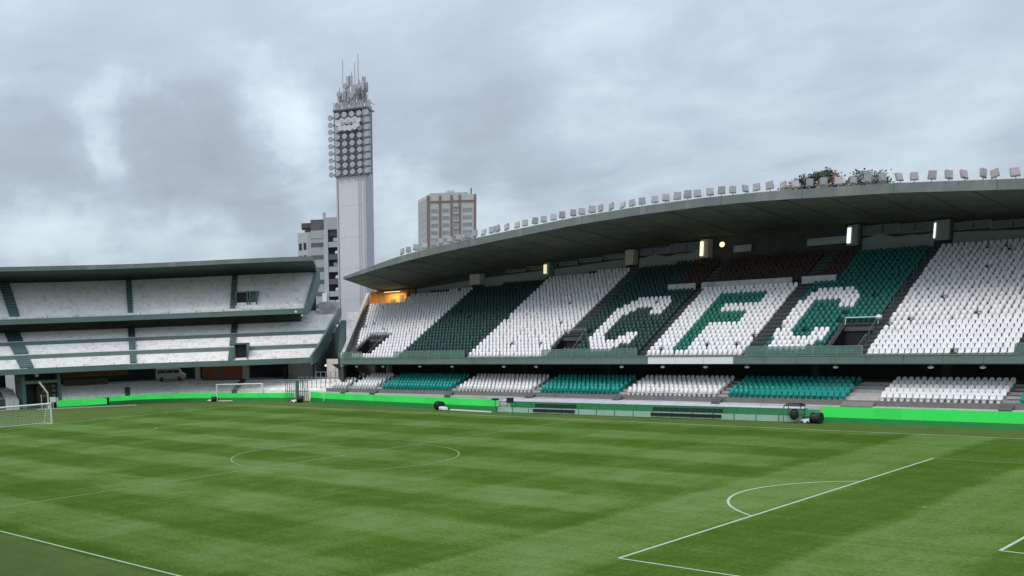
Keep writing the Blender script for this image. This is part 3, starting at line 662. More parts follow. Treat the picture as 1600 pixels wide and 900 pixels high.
def aisle(s0, s1, u0, z0, u1, z1, n=10, h=.25):
    mb = MB()
    pr = [(u0, z0-.3), (u0, z0+h), (u1, z1+h), (u1, z1-.3)]
    mb.strip([[cp(s, u, z) for s in np.linspace(s0, s1, 3)] for u, z in pr])
    for s in (s0, s1): mb.quad(cp(s, u0, z0-.3), cp(s, u0, z0+h), cp(s, u1, z1+h), cp(s, u1, z1-.3))
    for i in range(n):
        u = u0+(u1-u0)*(i+.2)/n; z = z0+(z1-z0)*(i+.5)/n+h
        mb.hexa([cp(s0, u, z-.2), cp(s1, u, z-.2), cp(s1, u+.4, z-.2), cp(s0, u+.4, z-.2), cp(s0, u, z+.05), cp(s1, u, z+.05), cp(s1, u+.4, z+.05), cp(s0, u+.4, z+.05)])
    return mb
# middle deck
MB().strip(swp(steps(.3, 5.8, 4.3, 7.25, 6))).build('lower_steps', M['concrete_pale'], cs)
MB().strip(swp(steps(4.6, 7.7, 9.0, 9.25, 6))).build('middle_steps', M['concrete_pale'], cs)
MB().strip(swp(steps(9.3, 9.6, 13.2, 11.25, 6))).build('rear_steps', M['concrete_pale'], cs)
slab(MB(), 0, .3, 5.2, 5.98).build('middle_fascia', M['fascia'], cs)
slab(MB(), 4.3, 4.6, 7.1, 7.85).build('cross_wall', M['fascia'], cs); slab(MB(), 9.0, 9.3, 9.1, 9.8).build('cross_wall', M['fascia'], cs)
MB().strip(swp([(.3, 5.2), (6, 5.4), (17.3, 11.5)])).build('deck_underside', M['concrete_dark'], cs)
MB().strip(swp([(17.3, 12.4), (17.3, 19.5)], SS, [(0, 464), (20, 464)])).strip(swp([(13.2, 11.25), (13.2, 13.6)], SS, [(0, 452), (20, 452)])).build('back_wall', M['concrete_dark'], cs)
# upper deck
UU, UZ = 7.3, 12.3
MB().strip(swp(steps(UU+.3, 13.1, 17.2, 18.9, 13), SS, UP_END)).build('upper_steps', M['concrete_pale'], cs)
slab(MB(), UU, UU+.3, 12.42, 13.2, SS, UP_END).build('upper_fascia', M['fascia'], cs)
MB().strip(swp([(UU+.3, UZ+.05), (17.3, UZ+2.2)], SS, UP_END)).build('upper_underside', M['fascia_dark'], cs)
for a, b in ((29, 49), (196, 206), (357, 366), (-150, -138), (-300, -290)):
    aisle(a, b, .3, 5.9, 4.35, 7.3, 5, .35).build('stair', M['steel_green'], cs)
    aisle(a, b, 4.7, 8.0, 9.05, 9.3, 5, .35).build('stair', M['steel_green'], cs); aisle(a, b, 9.4, 9.8, 13.1, 11.3, 6, .3).build('stair', M['fascia_dark'], cs)
for a, b in ((31, 45), (197, 205), (358, 366), (-150, -140), (-300, -290)):
    aisle(a, b, UU+.4, 13.3, 17.0, 18.9, 12, .35).build('stair', M['steel_green'], cs)
# vomitories on the curve
for (s0, s1, u0, z0, h, u1) in ((366, 385, 9.0, 14.1, 2.0, 12.6), (367, 390, .9, 5.9, 2.5, 4.25), (387, 399, 9.0, 14.1, 2.0, 12.6)):
    w = MB()
    w.hexa([cp(s0, u0, z0), cp(s0+2, u0, z0), cp(s0+2, u1, z0), cp(s0, u1, z0), cp(s0, u0, z0+h), cp(s0+2, u0, z0+h), cp(s0+2, u1, z0+h), cp(s0, u1, z0+h)])
    w.hexa([cp(s1-2, u0, z0), cp(s1, u0, z0), cp(s1, u1, z0), cp(s1-2, u1, z0), cp(s1-2, u0, z0+h), cp(s1, u0, z0+h), cp(s1, u1, z0+h), cp(s1-2, u1, z0+h)])
    w.hexa([cp(s0, u0+.1, z0+h-.18), cp(s1, u0+.1, z0+h-.18), cp(s1, u1, z0+h-.18), cp(s0, u1, z0+h-.18), cp(s0, u0+.1, z0+h+.02), cp(s1, u0+.1, z0+h+.02), cp(s1, u1, z0+h+.02), cp(s0, u1, z0+h+.02)])
    vo = w.build('vomitory', M['steel_green'], cs)
    MB().quad(cp(s0+2, u0+.6, z0), cp(s1-2, u0+.6, z0), cp(s1-2, u0+.6, z0+h), cp(s0+2, u0+.6, z0+h)).build('doorway', M['black'] if s0 != 387 else M['fascia'], vo)
# front rails of the decks (thin)
for u, z in ((.15, 5.98), (UU+.15, 13.2)):
    mb = MB()
    for s in SS[::2]: mb.bar(cp(s, u, z), cp(s, u, z+.32), .05)
    mb.build('rail_posts', M['steel_green'], cs)
# roof
ROOF_S = [s for s in SS if s <= 480]+[488]
slab(MB(), 4.8, 5.1, 20.05, 20.68, ROOF_S, RF_END).build('roof_edge', M['roof_edge'], cs)
rr_ = MB().strip(swp([(5.1, 20.05), (11, 19.6), (18.5, 18.7)], ROOF_S, RF_END))
cr = rr_.build('roof', M['fascia_dark'], cs)
MB().strip(swp([(5.1, 20.7), (18.5, 19.8), (18.5, 18.7)], ROOF_S, RF_END)).build('roof_deck', M['roof_edge'], cr)
MB().strip([[cpe(488, u, z0, RF_END) for u, z0 in ((4.8, 20.0), (11, 19.6), (18.5, 18.7))], [cpe(488, u, z0, RF_END) for u, z0 in ((4.8, 20.75), (11, 20.4), (18.5, 19.8))]]).build('gable', M['roof_edge'], cr)
# end walls
def endwall(s0, s1, pts, name, mat_):
    n = len(pts); mb = MB(); mb.v = [cp(s0, u, z) for u, z in pts]+[cp(s1, u, z) for u, z in pts]
    mb.f = [tuple(range(n-1, -1, -1)), tuple(range(n, 2*n))]+[(k, (k+1) % n, n+(k+1) % n, n+k) for k in range(n)]
    return mb.build(name, mat_, cs)
endwall(465.6, 468.6, [(UU-.1, UZ-.1), (UU-.1, 13.6), (16.8, 19.3), (17.6, 19.4), (17.6, 17), (10, 12.9)], 'end_parapet', M['steel_green'])
endwall(489, 491.5, [(-.2, 4.9), (-.2, 6.3), (4.3, 7.9), (9.3, 10.0), (17.5, 13.3), (17.5, 12.0), (3, 5.2)], 'end_parapet', M['fascia'])
endwall(490, 492, [(1.2, 2.6), (1.2, 4.9), (3, 4.9), (17.4, 11.0), (17.4, 0), (1.2, 0)], 'end_wall', M['fascia_dark'])
# room with pale wall on the end of the middle deck
MB().strip([[cp(s_, u, z) for s_ in np.linspace(452, 489, 8)] for u, z in steps(13.2, 11.25, 17.0, 12.9, 5)]).build('rear_steps', M['concrete_pale'], cs)
endwall(470, 489, [(15.0, 11.6), (15.0, 14.2), (17.2, 14.2), (17.2, 11.6)], 'end_room', M['concrete'])
# ground level terrace below the decks
BC = [(-300, (-91, -22), (-1, 0)), (-100, (-86.5, -4), (-.98, .2)), (0, (-81.5, 8), (-.95, .31)), (100, (-77.5, 18), (-.92, .4)), (180, (-74.3, 27), (-.85, .53)), (250, (-70.3, 33.4), (-.75, .66)), (340, (-61.8, 38.6), (-.60, .80)), (430, (-52.5, 42.2), (-.42, .91)), (480, (-47.3, 43.2), (-.25, .97)), (510, (-43.6, 43.0), (-.12, .99))]
def bp(s, u, z): p, d = catmull(BC, s); q = p+d*u; return (q.x, q.y, z)
def swb(prof, ss): return [[bp(s, u, z) for s in ss] for u, z in prof]
BS = list(np.arange(112, 505, 14.0))+[510]
BS0 = list(np.arange(-240, 62, 20.0))+[62]
for ss in (BS, BS0):
    MB().strip(swb([(.6, 0), (.6, 1.35)]+steps(.62, 1.3, 7.2, 2.75, 7), ss)).build('ground_steps', M['concrete_pale'], cs)
    MB().strip(swb([(7.2, 2.75), (15, 2.75)], ss)).build('concourse_floor', M['concrete_dark'], cs)
    MB().strip(swb([(15, 2.5), (15, 6.0)], ss)).build('concourse_wall', M['concrete_dark'], cs)
# dark sections of stairs on the ground terrace
for a, b in ((34, 43), (10, 22), (200, 207), (352, 360)):
    mb = MB(); mb.strip([[bp(s, u, z+.06) for s in np.linspace(a, b, 3)] for u, z in [(.55, .1)]+steps(.58, 1.35, 7.0 if a != 200 else 3.0, 2.75 if a != 200 else 2.3, 6)])
    mb.build('stair', M['concrete_dark'] if a != 10 else M['black'], cs)
# things under the decks: columns, brick wall, patches
def bbox(s0, s1, u0, u1, z0, z1): 
    return MB().hexa([bp(s0, u0, z0), bp(s1, u0, z0), bp(s1, u1, z0), bp(s0, u1, z0), bp(s0, u0, z1), bp(s1, u0, z1), bp(s1, u1, z1), bp(s0, u1, z1)])
for a, b, m_ in ((291, 297, 'beige'), (353, 361, 'beige'), (118, 123, 'concrete_dark'), (446, 449, 'black'), (407, 410, 'black')):
    bbox(a, b, 7.3, 8.0, 2.7, 5.6).build('column', M[m_], cs)
wl = bbox(299, 352, 8.1, 8.4, 2.7, 5.6).build('brick_wall', M['mortar'], cs, label='red brick wall under the middle deck')
for row in range(6):
    for c in range(14):
        s0 = 300+3.7*c+(1.8 if row % 2 else 0)
        if s0+3.3 > 352: continue
        o = bbox(s0, s0+3.3, 8.04, 8.1, 3.2+row*.38, 3.2+row*.38+.31).build('brick', M['brick'], wl)
bbox(128, 205, 8.6, 8.9, 4.0, 4.7).build('orange_banner', material('orange_wood', (.30, .13, .06), .8, .3, .8), cs)
bbox(128, 180, 8.0, 8.5, 2.8, 3.6).build('timber_stack', M['concrete_brown'], cs)
bbox(410, 446, 8.6, 8.9, 2.7, 5.6).build('plain_wall', M['concrete'], cs); bbox(462, 486, 8, 8.3, 2.7, 5.6).build('lit_wall', M['beige'], cs)
MB().ball(bp(481, 3.5, 4.85), .16).build('lamp_globe', M['cream_glow'], cs)
kk = catmull(CS, 455); MB().ball((*(kk[0]+kk[1]*6.9).xy, 12.7), .2).build('lamp_globe', M['white_paint'], cs)

# van parked in the concourse
p, d = catmull(BC, 258); ang = math.atan2(-d.x, d.y)
vn = thing('parked_van', 'white van with dark windows parked under the middle deck left of the brick wall', 'van', (*(p+d*8.7).xy, 2.75), ang)
b_ = MB(); prof = [(-2.3, .35), (2.3, .35), (2.35, .95), (1.9, 1.15), (1.4, 1.95), (-2.2, 2.0), (-2.32, 1.2)]
b_.v = [(x, -.85, z) for x, z in prof]+[(x, .85, z) for x, z in prof]; n = len(prof)
b_.f = [tuple(range(n)), tuple(range(2*n-1, n-1, -1))]+[(k, n+k, n+(k+1) % n, (k+1) % n) for k in range(n)]
b_.build('body', M['concrete_pale'], vn, False)
for a, b in ((-2.0, -.7), (-.6, .45), (.55, 1.45)): MB().box(a, b, -.88, -.852, 1.25, 1.75).build('window', M['dark_glass'], vn, False)
for x in (-1.4, 1.45):
    w = MB().tube((x, -.88, .34), (x, -.66, .34), .34, n=14).build('wheel', M['black'], vn, False); MB().tube((x, -.90, .34), (x, -.87, .34), .17, n=10).build('hub', M['steel_grey'], w, False)

# ================================================================== corner between the stands
cn = thing('corner_railing', 'grey green upright railings on the steps between the two stands', 'railing', (-44, 44, 1.4))
for (s0, s1, u) in ((448, 512, 1.6), (462, 512, 4.4), (478, 512, 6.8)):
    mb = MB(); zz = 1.5+(u-.6)/6.6*1.4
    n = int((s1-s0)/7)
    for i in range(n+1): s = s0+(s1-s0)*i/n; a = bp(s, u, zz); mb.bar(a, (a[0], a[1], zz+1.6), .07)
    for i in range(n):
        for h in (.8, 1.6): a = bp(s0+(s1-s0)*i/n, u, zz+h); b = bp(s0+(s1-s0)*(i+1)/n, u, zz+h); mb.bar(a, b, .05)
    mb.build('rail', M['steel_grey'], cn)
gt = thing('pitch_gate', 'green grey barred gate panels beside the spare goal at the corner', 'gate', (-48.8, 41.6, 0))
for a, b in (((-51.0, 41.4), (-49.6, 41.9)), ((-49.5, 42.0), (-48.2, 41.3)), ((-48.1, 41.2), (-47.0, 41.9))):
    a, b = Vector((*a, 0)), Vector((*b, 0)); mb = MB()
    for i in range(6): q = a.lerp(b, i/5); mb.bar(q+Vector((0, 0, .05)), q+Vector((0, 0, 3.0)), .07)
    for h in (.1, 1.5, 3.0): mb.bar(a+Vector((0, 0, h)), b+Vector((0, 0, h)), .07)
    mb.build('gate_leaf', M['steel_green'], gt)
cw = thing('corner_wall', 'pale sloping concrete wall below the light tower between the two stands', 'wall', (-52, 55, 0))
MB().hexa([(-44.6, 47.2, 0), (-42.2, 47.2, 0), (-48.5, 60, 0), (-53.5, 60, 0), (-44.6, 47.2, 6.3), (-42.6, 47.2, 6.3), (-51.8, 60, 12.4), (-56.5, 60, 12.4)]).build('ramp', M['concrete'], cw)
MB().hexa([(-46.0, 47.0, 0), (-44.7, 47.0, 0), (-56.6, 60, 0), (-57.8, 60, 0), (-46.0, 47.0, 6.0), (-44.7, 47.0, 6.0), (-56.6, 60, 11.2), (-57.8, 60, 11.2)]).build('cheek_wall', M['fascia_dark'], cw)
MB().box(-48.5, -43.6, 52, 52.4, 2.6, 5.2).build('back_panel', M['beige'], cw)

# ================================================================== floodlight tower
TX, TY = -66.5, 73.0
tw = thing('floodlight_tower', 'tall pale concrete light tower with banks of floodlights and antennas on top', 'tower', (TX, TY, 0))
ta = math.atan2(-61-TY, 58.7-TX)-R(16)     # facing
fx = Vector((math.cos(ta), math.sin(ta), 0)); sx = Vector((-math.sin(ta), math.cos(ta), 0))   # front normal, lateral (to the picture's right)
H = 46.0
def tp(a, b, z): q = Vector((TX, TY, 0))+sx*a+fx*b; return (q.x, q.y, z)
def tbox(mb, a0, a1, b0, b1, z0, z1): return mb.hexa([tp(a0, b1, z0), tp(a1, b1, z0), tp(a1, b0, z0), tp(a0, b0, z0), tp(a0, b1, z1), tp(a1, b1, z1), tp(a1, b0, z1), tp(a0, b0, z1)])
tbox(MB(), -2.15, 2.15, 1.6, 2.3, 0, 35.0).build('front_slab', M['tower_face'], tw)
tbox(MB(), -2.45, -2.2, -2.3, 2.45, 0, 35.0).build('fin', M['tower_side'], tw); tbox(MB(), 2.2, 2.6, -2.3, 2.45, 0, 45.0).build('fin', M['tower_side'], tw)
tbox(MB(), -2.2, 2.2, -2.2, 1.6, 0, 35).build('core', M['tower_side'], tw)
tbox(MB(), -2.4, 2.19, -2.2, 1.9, 35, 44.6).build('lamp_backing', M['tower_frame'], tw)
for z in np.arange(4.5, 35, 5.1): tbox(MB(), -2.13, 2.13, 2.3, 2.312, z, z+.04).build('joint', M['tower_side'], tw)
ld = MB()
for a in (1.35, 1.75): ld.bar(tp(a, 2.42, .5), tp(a, 2.42, 34.6), .05)
for z in np.arange(1, 34.5, .6): ld.bar(tp(1.35, 2.42, z), tp(1.75, 2.42, z), .035)
ld.build('ladder', M['lamp_case'], tw)
fm = MB()
rows_z = [35.3+1.13*i for i in range(9)]
for z in rows_z: fm.bar(tp(-2.6, 2.5, z-.5), tp(3.65, 2.5, z-.5), .2)
for a in (-2.6, -1.32, -.07, 1.18, 2.43, 3.65): fm.bar(tp(a, 2.35, 34.6), tp(a, 2.35, 45.2), .13)
fm.bar(tp(-2.6, 2.5, 45.1), tp(3.65, 2.5, 45.1), .2)
for z in rows_z: fm.bar(tp(-2.7, 2.3, z-.1), tp(-3.4, .6, z-.1), .1)
for a in (-2.7, 2.75): 
    for z in (34.8, 45.1): fm.bar(tp(a, 2.4, z), tp(a, .5, z), .14)
fm.build('lamp_frame', M['frame_dark'], tw)
def tower_lamp(a, b, z, mat_, r=.44):
    h = MB().tube(tp(a, b, z), tp(a+.0, b+.42, z-.06), r*.72, r, 8).build('lamp_head', mat_, tw)
    MB().tube(tp(a, b+.425, z-.06), tp(a, b+.45, z-.06), r*.9, r*.9, 8).build('lens', M['lamp_lens'], h)
for ri, z in enumerate(rows_z):
    for ci in range(5):
        lit = ri in (7,) and ci in (1, 2, 3) or ri == 6 and ci in (2, 3)
        tower_lamp(-1.95+1.25*ci, 2.55, z, M['lamp_case'] if (ri+ci) % 3 else M['lamp_case_pink'], .47)
    tower_lamp(-3.6, .9, z+.05, M['lamp_case'], .46)
# pale crown of larger lamps around the bright row
for (a, z, r, core) in ((-1.75, 43.1, .52, 0), (-1.05, 43.25, .62, 1), (.05, 43.3, .62, 1), (1.1, 43.3, .62, 1), (1.75, 43.2, .4, 0), (-1.35, 42.3, .52, 0), (-.55, 42.25, .55, 0), (.25, 42.2, .55, 0), (1.1, 42.3, .55, 0), (1.6, 42.5, .42, 0)):
    q = .01*a+(.03 if core else 0)
    h = MB().tube(tp(a, 2.95+q, z), tp(a, 3.3+q, z-.08), r*.72, r*.88, 10).build('shade', M['white_paint'], tw)
    if core: tbox(MB(), a-.24, a+.24, 3.30+q, 3.36+q, z-.36, z+.20).build('lens', M['lamp_case'], h)
for ci in range(5): tower_lamp(-2.0+1.3*ci, 2.0, 45.85, M['lamp_case'], .55)
tbox(MB(), -2.7, 3.0, -2.3, 2.8, 45.15, 45.3).build('platform', M['steel_grey'], tw)
mb = MB()
for a in np.linspace(-2.6, 2.95, 10): mb.bar(tp(a, 2.7, 45.3), tp(a, 2.7, 46.3), .06)
mb.bar(tp(-2.7, 2.7, 46.3), tp(2.95, 2.7, 46.3), .07); mb.bar(tp(2.95, 2.7, 46.3), tp(2.95, -2.2, 46.3), .07); mb.build('platform_rail', M['steel_grey'], tw)
rnd = random.Random(5)
for i, (a, b, hh) in enumerate([(-2.0, 1, 49.0), (-1.3, 0, 49.8), (-.4, .6, 50.8), (.1, -.8, 48.9), (.6, 1, 49.2), (1.2, .2, 50.0), (1.9, .9, 50.4), (2.1, -.5, 49.5), (-1.6, -1, 48.6), (.9, -.2, 49.4), (-.9, .9, 48.8), (.3, .3, 48.5), (1.5, -.8, 48.9)]):
    ms = MB().tube(tp(a, b, 45.3), tp(a, b, hh), .10, .07).build('antenna_mast', M['antenna'], tw)
    for k in range(3):
        t = rnd.uniform(0, 6.3); z = hh-rnd.uniform(.9, 1.9); q = (a+.32*math.cos(t), b+.32*math.sin(t))
        tbox(MB(), q[0]-.21, q[0]+.21, q[1]-.12, q[1]+.12, z-.5, z+1.0).build('antenna_panel', M['antenna'] if k else M['lamp_case'], ms)
for a, b, hh, r in ((-1.55, .5, 53.4, .05), (.45, .3, 52.8, .05), (1.1, .6, 53.9, .06), (-.3, -.4, 51.6, .05)):
    MB().tube(tp(a, b, 45.3), tp(a, b, hh), r*1.5, r).build('whip_aerial', M['antenna'], tw)
for a, b, z, r in ((-1.9, 1.5, 47.8, .45), (0.2, 1.7, 47.4, .5), (1.5, 1.7, 48.6, .42), (-.8, 1.6, 48.9, .4)):
    MB().tube(tp(a, b, z), tp(a, b+.28, z), r, r*.9, 12).build('dish', M['antenna'], tw)
mb = MB()
for i in range(12):
    a0 = -2.2+i*.38; mb.bar(tp(a0, .4, 45.3), tp(a0+.7, .4, 47.6), .07); mb.bar(tp(a0+.7, -.4, 45.3), tp(a0, -.4, 47.6), .07)
mb.build('antenna_lattice', M['antenna'], tw)

# ================================================================== buildings beyond
def local_frame(cx, cy, turn): 
    a = math.atan2(-61-cy, 58.7-cx)+R(turn); f = Vector((math.cos(a), math.sin(a), 0)); s = Vector((-math.sin(a), math.cos(a), 0))
    def lp(a_, b_, z): q = Vector((cx, cy, 0))+s*a_+f*b_; return (q.x, q.y, z)
    def lb(mb, a0, a1, b0, b1, z0, z1): return mb.hexa([lp(a0, b1, z0), lp(a1, b1, z0), lp(a1, b0, z0), lp(a0, b0, z0), lp(a0, b1, z1), lp(a1, b1, z1), lp(a1, b0, z1), lp(a0, b0, z1)])
    return lp, lb
# brown striped tower block
AX, AY = -224.5, 297.5
ap = thing('apartment_tower', 'far cream tower block with brown vertical stripes rising above the stand roof', 'building', (AX, AY, 0))
lp, lb = local_frame(AX, AY, 14)
lb(MB(), -10.0, 10.2, -9, 7, 0, 61.2).build('wall', M['apt_wall'], ap)
lb(MB(), -10.05, -10.0, -9, 7.02, 0, 60).build('side_wall', M['apt_side'], ap)
for a0, a1 in ((-7.9-2.1, -8.9), (-5.0, -4.2), (-.3, .5), (3.1, 3.9), (9.4, 10.3)):
    lb(MB(), a0, a1, 7, 7.35, 22 if a0 != -.3 else 31, 61.0).build('pilaster', M['apt_brown'], ap)
lb(MB(), -8.9, 9.4, 7.02, 7.25, 58.2, 58.9).build('cornice', M['apt_brown'], ap)
lb(MB(), -8.0, 7.5, -6, 5, 61.2, 62.2).build('roof_parapet', M['apt_side'], ap); lb(MB(), 0, 3.0, -3, 1, 62.2, 63.6).build('lift_housing', M['apt_wall'], ap); lb(MB(), 9.0, 9.5, 3, 3.5, 61.2, 64).build('chimney', M['apt_brown'], ap)
for fl in range(18):
    z = 8+2.9*fl
    if z > 60: break
    for a0, a1 in ((-8.3, -5.6), (-3.6, -.9), (1.0, 2.6), (4.7, 8.6)):
        if z+1.5 > 58.1: continue
        w = lb(MB(), a0, a1, 7.0, 7.10, z, z+1.5).build('window', M['apt_wall'], ap)
        n = 1 if a1-a0 < 2 else 2 if a1-a0 < 3 else 3
        for i in range(n):
            lb(MB(), a0+(a1-a0)*i/n+.1, a0+(a1-a0)*(i+1)/n-.1, 7.10, 7.14, z+.1, z+1.4).build('pane', M['apt_glass'], w)
    lb(MB(), 1.0, 2.9, 7.0, 7.3, z-1.2, z-.9).build('band', M['apt_brown'], ap)
    for b0 in (-6.5, -1.5, 3):
        if z < 57: w = lb(MB(), -10.12, -10.05, b0, b0+1.8, z, z+1.4).build('window', M['apt_side'], ap); lb(MB(), -10.15, -10.12, b0+.1, b0+1.7, z+.1, z+1.3).build('pane', M['apt_glass'], w)
# grey block with open balconies
BX, BY = -134.2, 132.5
bk = thing('balcony_building', 'grey green apartment block with recessed balconies just left of the light tower', 'building', (BX, BY, 0))
lp, lb = local_frame(BX, BY, 0)
# octagonal left wing
ow = MB(); oc = [(-5.6, 2), (-5.6, -3), (-3.6, -5), (1, -5), (1, 4.4), (-3.2, 4.4)]; n = len(oc)
ow.v = [lp(a, b, 0) for a, b in oc]+[lp(a, b, 33.6) for a, b in oc]; ow.f = [tuple(range(n-1, -1, -1)), tuple(range(n, 2*n))]+[(k, (k+1) % n, n+(k+1) % n, n+k) for k in range(n)]
ow.build('wall', M['blk_wall'], bk)
lb(MB(), -2.3, 7.5, -5, 3.6, 0, 36.6).build('core_wall', M['blk_dark'], bk)
lb(MB(), 1, 8, -5, 4.4, 34.0, 36.9).build('wall', M['blk_wall'], bk)
lb(MB(), -4.6, 1.0, -3, 3.2, 34.8, 35.9).build('roof_canopy', M['blk_roof'], bk); lb(MB(), -3.8, .2, -2, 2.6, 33.6, 34.8).build('penthouse', M['blk_dark'], bk)
lb(MB(), .8, 1.5, 3.0, 4.2, 36.9, 38.2).build('chimney', M['blk_wall'], bk); lb(MB(), 5.4, 8, -2, 3, 36.9, 41.5).build('lift_tower', M['blk_wall'], bk)
lb(MB(), .8, 1.9, 4.4, 4.75, 16, 34).build('downpipe', M['blk_pale'], bk)
lb(MB(), .2, 1.3, 4.5, 5.4, 15.6, 18.6).build('water_tank', M['white_paint'], bk); lb(MB(), 1.6, 3.4, 4.6, 5.6, 14.2, 16.8).build('water_tank', M['blk_pale'], bk)
for a, b in ((-2.0, -.2),): lb(MB(), -2.35, .75, 4.40, 4.5, 32.0, 33.9).build('lintel', M['blk_wall'], bk)
for fl in range(12):
    z = 33.0-3.0*(fl+1)
    if z < 1: break
    w = lb(MB(), -2.3, .75, 3.6, 4.45, z-.1, z+.95).build('balcony', M['blk_dark'], bk); lb(MB(), -1.7, .2, 3.60, 3.64, z+1.0, z+2.2).build('window', M['black'], w)
    w = lb(MB(), 2.0, 6.6, 3.6, 4.7, z-.3, z+1.0).build('balcony', M['blk_wall'] if fl % 2 == 0 else M['blk_dark'], bk)
    lb(MB(), 2.2, 6.4, 3.60, 3.64, z+1.0, z+2.5).build('opening', M['black'], w)
    if fl in (0, 2): lb(MB(), 3.2, 5.6, 3.65, 3.75, z+1.15, z+2.0).build('laundry', M['panel_grey'], w)
    else: MB().ball(lp(4.0, 3.9, z+1.4), .5).build('lamp_globe', M['white_paint'], w)
    for b0, a0 in ((3.2, -4.4), (1.2, -5.62)):
        w = None
    q0, q1 = Vector(lp(-5.6, 2, 0)), Vector(lp(-3.2, 4.4, 0)); nrm = Vector((q1.y-q0.y, -(q1.x-q0.x), 0)).normalized()
    if (Vector((58, -61, 0))-q0).dot(nrm) < 0: nrm = -nrm
    for t0, t1 in ((.12, .40), (.60, .88)):
        a, b = q0.lerp(q1, t0), q0.lerp(q1, t1)
        if fl in (0, 1, 3, 4, 5, 6, 7): w = MB().hexa([a+Vector((0, 0, z-.6)), b+Vector((0, 0, z-.6)), b+nrm*.05+Vector((0, 0, z-.6)), a+nrm*.05+Vector((0, 0, z-.6)), a+Vector((0, 0, z+1.1)), b+Vector((0, 0, z+1.1)), b+nrm*.05+Vector((0, 0, z+1.1)), a+nrm*.05+Vector((0, 0, z+1.1))]).build('window', M['dark_glass'], bk)

# ================================================================== trees beyond the roof
def tree(x, y, h, crown, lab, mats, seed):
    t = thing('tree', lab, 'tree', (x, y, 0)); rd = random.Random(seed)
    tr = MB().tube((0, 0, 0), (0, 0, h*.55), .5, .32, 8).tube((0, 0, h*.55), (.3, .1, h*.9), .32, .1, 8)
    for i in range(9):
        a = rd.uniform(0, 6.28); z = h*rd.uniform(.55, .85); tr.tube((0, 0, z), (math.cos(a)*crown[0]*.6, math.sin(a)*crown[0]*.6, z+1.8), .13, .04, 5)
    tr.build('trunk', M['bark'], t, False)
    for mi, (mat_, cnt, zlo) in enumerate(mats):
        mb = MB(); cl = []
        for i in range(34):
            a = rd.uniform(0, 6.28); r = math.sqrt(rd.random()); zz = rd.uniform(-1, 1)
            k = math.sqrt(max(0, 1-zz*zz*.8))
            cl.append(Vector((math.cos(a)*r*k*crown[0], math.sin(a)*r*k*crown[0], h-crown[1]+zz*crown[1])))
        cl = [c for c in cl if c.z > h-2*crown[1]*zlo] or cl
        for i in range(cnt):
            c = rd.choice(cl); p = c+Vector([rd.gauss(0, .42) for _ in range(3)]); s = rd.uniform(.12, .26)
            u = Vector([rd.gauss(0, 1) for _ in range(3)]).normalized()*s; v = u.orthogonal().normalized()*s*.6
            mb.quad(p-u, p+v, p+u, p-v)
        mb.build('crown', mat_, t, False, kind=None)
    return t
tree(-5.6, 104.5, 28.6, (3.9, 2.6), 'bushy tree with reddish brown top showing above the stand roof', [(M['leaf'], 9000, 1.0), (M['leaf_red'], 4200, .45)], 3)
tree(-1.0, 109.6, 28.8, (3.3, 2.4), 'smaller pale green tree right of the reddish one above the roof', [(M['leaf_pale'], 4200, 1.0), (M['leaf'], 2200, 1.0)], 9)
tree(-8.6, 102.2, 27.4, (1.6, 1.8), 'small dark treetop with a bare twig at the left of the reddish tree', [(M['leaf'], 700, 1.0), (M['leaf_red'], 500, 1.0)], 12)

# ================================================================== LED boards
def led_run(pts, label, h0, h1, name='led_board', panel=2.0, mats=('led', 'led_dim')):
    t = thing(name, label, 'advertising board', (*pts[0], 0))
    P = [Vector((*p, 0)) for p in pts]; 
    for a, b in zip(P[:-1], P[1:]):
        L_ = (b-a).length; n = max(1, round(L_/panel)); d = (b-a)/L_; nm = Vector((d.y, -d.x, 0))
        if nm.dot(Vector((0, -10, 0))-a) < 0: nm = -nm
        for i in range(n):
            p = a+d*(L_*i/n+.02); q = a+d*(L_*(i+1)/n-.02); o = -nm*.12; z = Vector((0, 0, 1))
            MB().hexa([p+z*h0, q+z*h0, q+o+z*h0, p+o+z*h0, p+z*h1, q+z*h1, q+o+z*h1, p+o+z*h1]).build('panel', M[mats[0] if random.random() < .6 else mats[1]], t)
        p, q, o = a, b, -nm*.3; f = nm*.1
        MB().hexa([p+f, q+f, q+o, p+o, p+z*h0*.95, q+z*h0*.95, q+o+z*h0*.95, p+o+z*h0*.95]).build('skirt', M['led_base'], t)
    return t
led_run([(-86, -6), (-83, 4.5), (-81.2, 8.6)], 'bright green board at the left edge behind the goal net', .3, 1.25)
led_run([(-76.9, 19.3), (-75.2, 22.6), (-74.1, 26.2)], 'short bright green board right beside the dark tunnel entrance', .15, 1.05)
led_run([(-73.9, 26.5), (-72.9, 30.2), (-70.0, 33.3), (-66.5, 36.0), (-61.8, 38.3), (-56.5, 40.7), (-50.6, 42.6)], 'long curved bright green board running behind the spare goal', .5, 1.15)
led_run([(-47.2, 42.6), (-42.6, 41.15), (-37, 40.6), (-28, 40.0), (-20.5, 39.3), (-13.2, 38.9)], 'bright green board under the left end of the main stand', .62, 1.40)
led_run([(-13.0, 41.0), (-4, 41.05), (8, 41.1), (20.4, 41.1)], 'green board glowing behind the glass of the long dugout', .5, 1.15, mats=('led_far', 'led_far'))
led_run([(20.6, 41.15), (27, 41.15), (34, 41.2), (48, 41.2)], 'bright green board at the right end of the main stand', .5, 1.45)

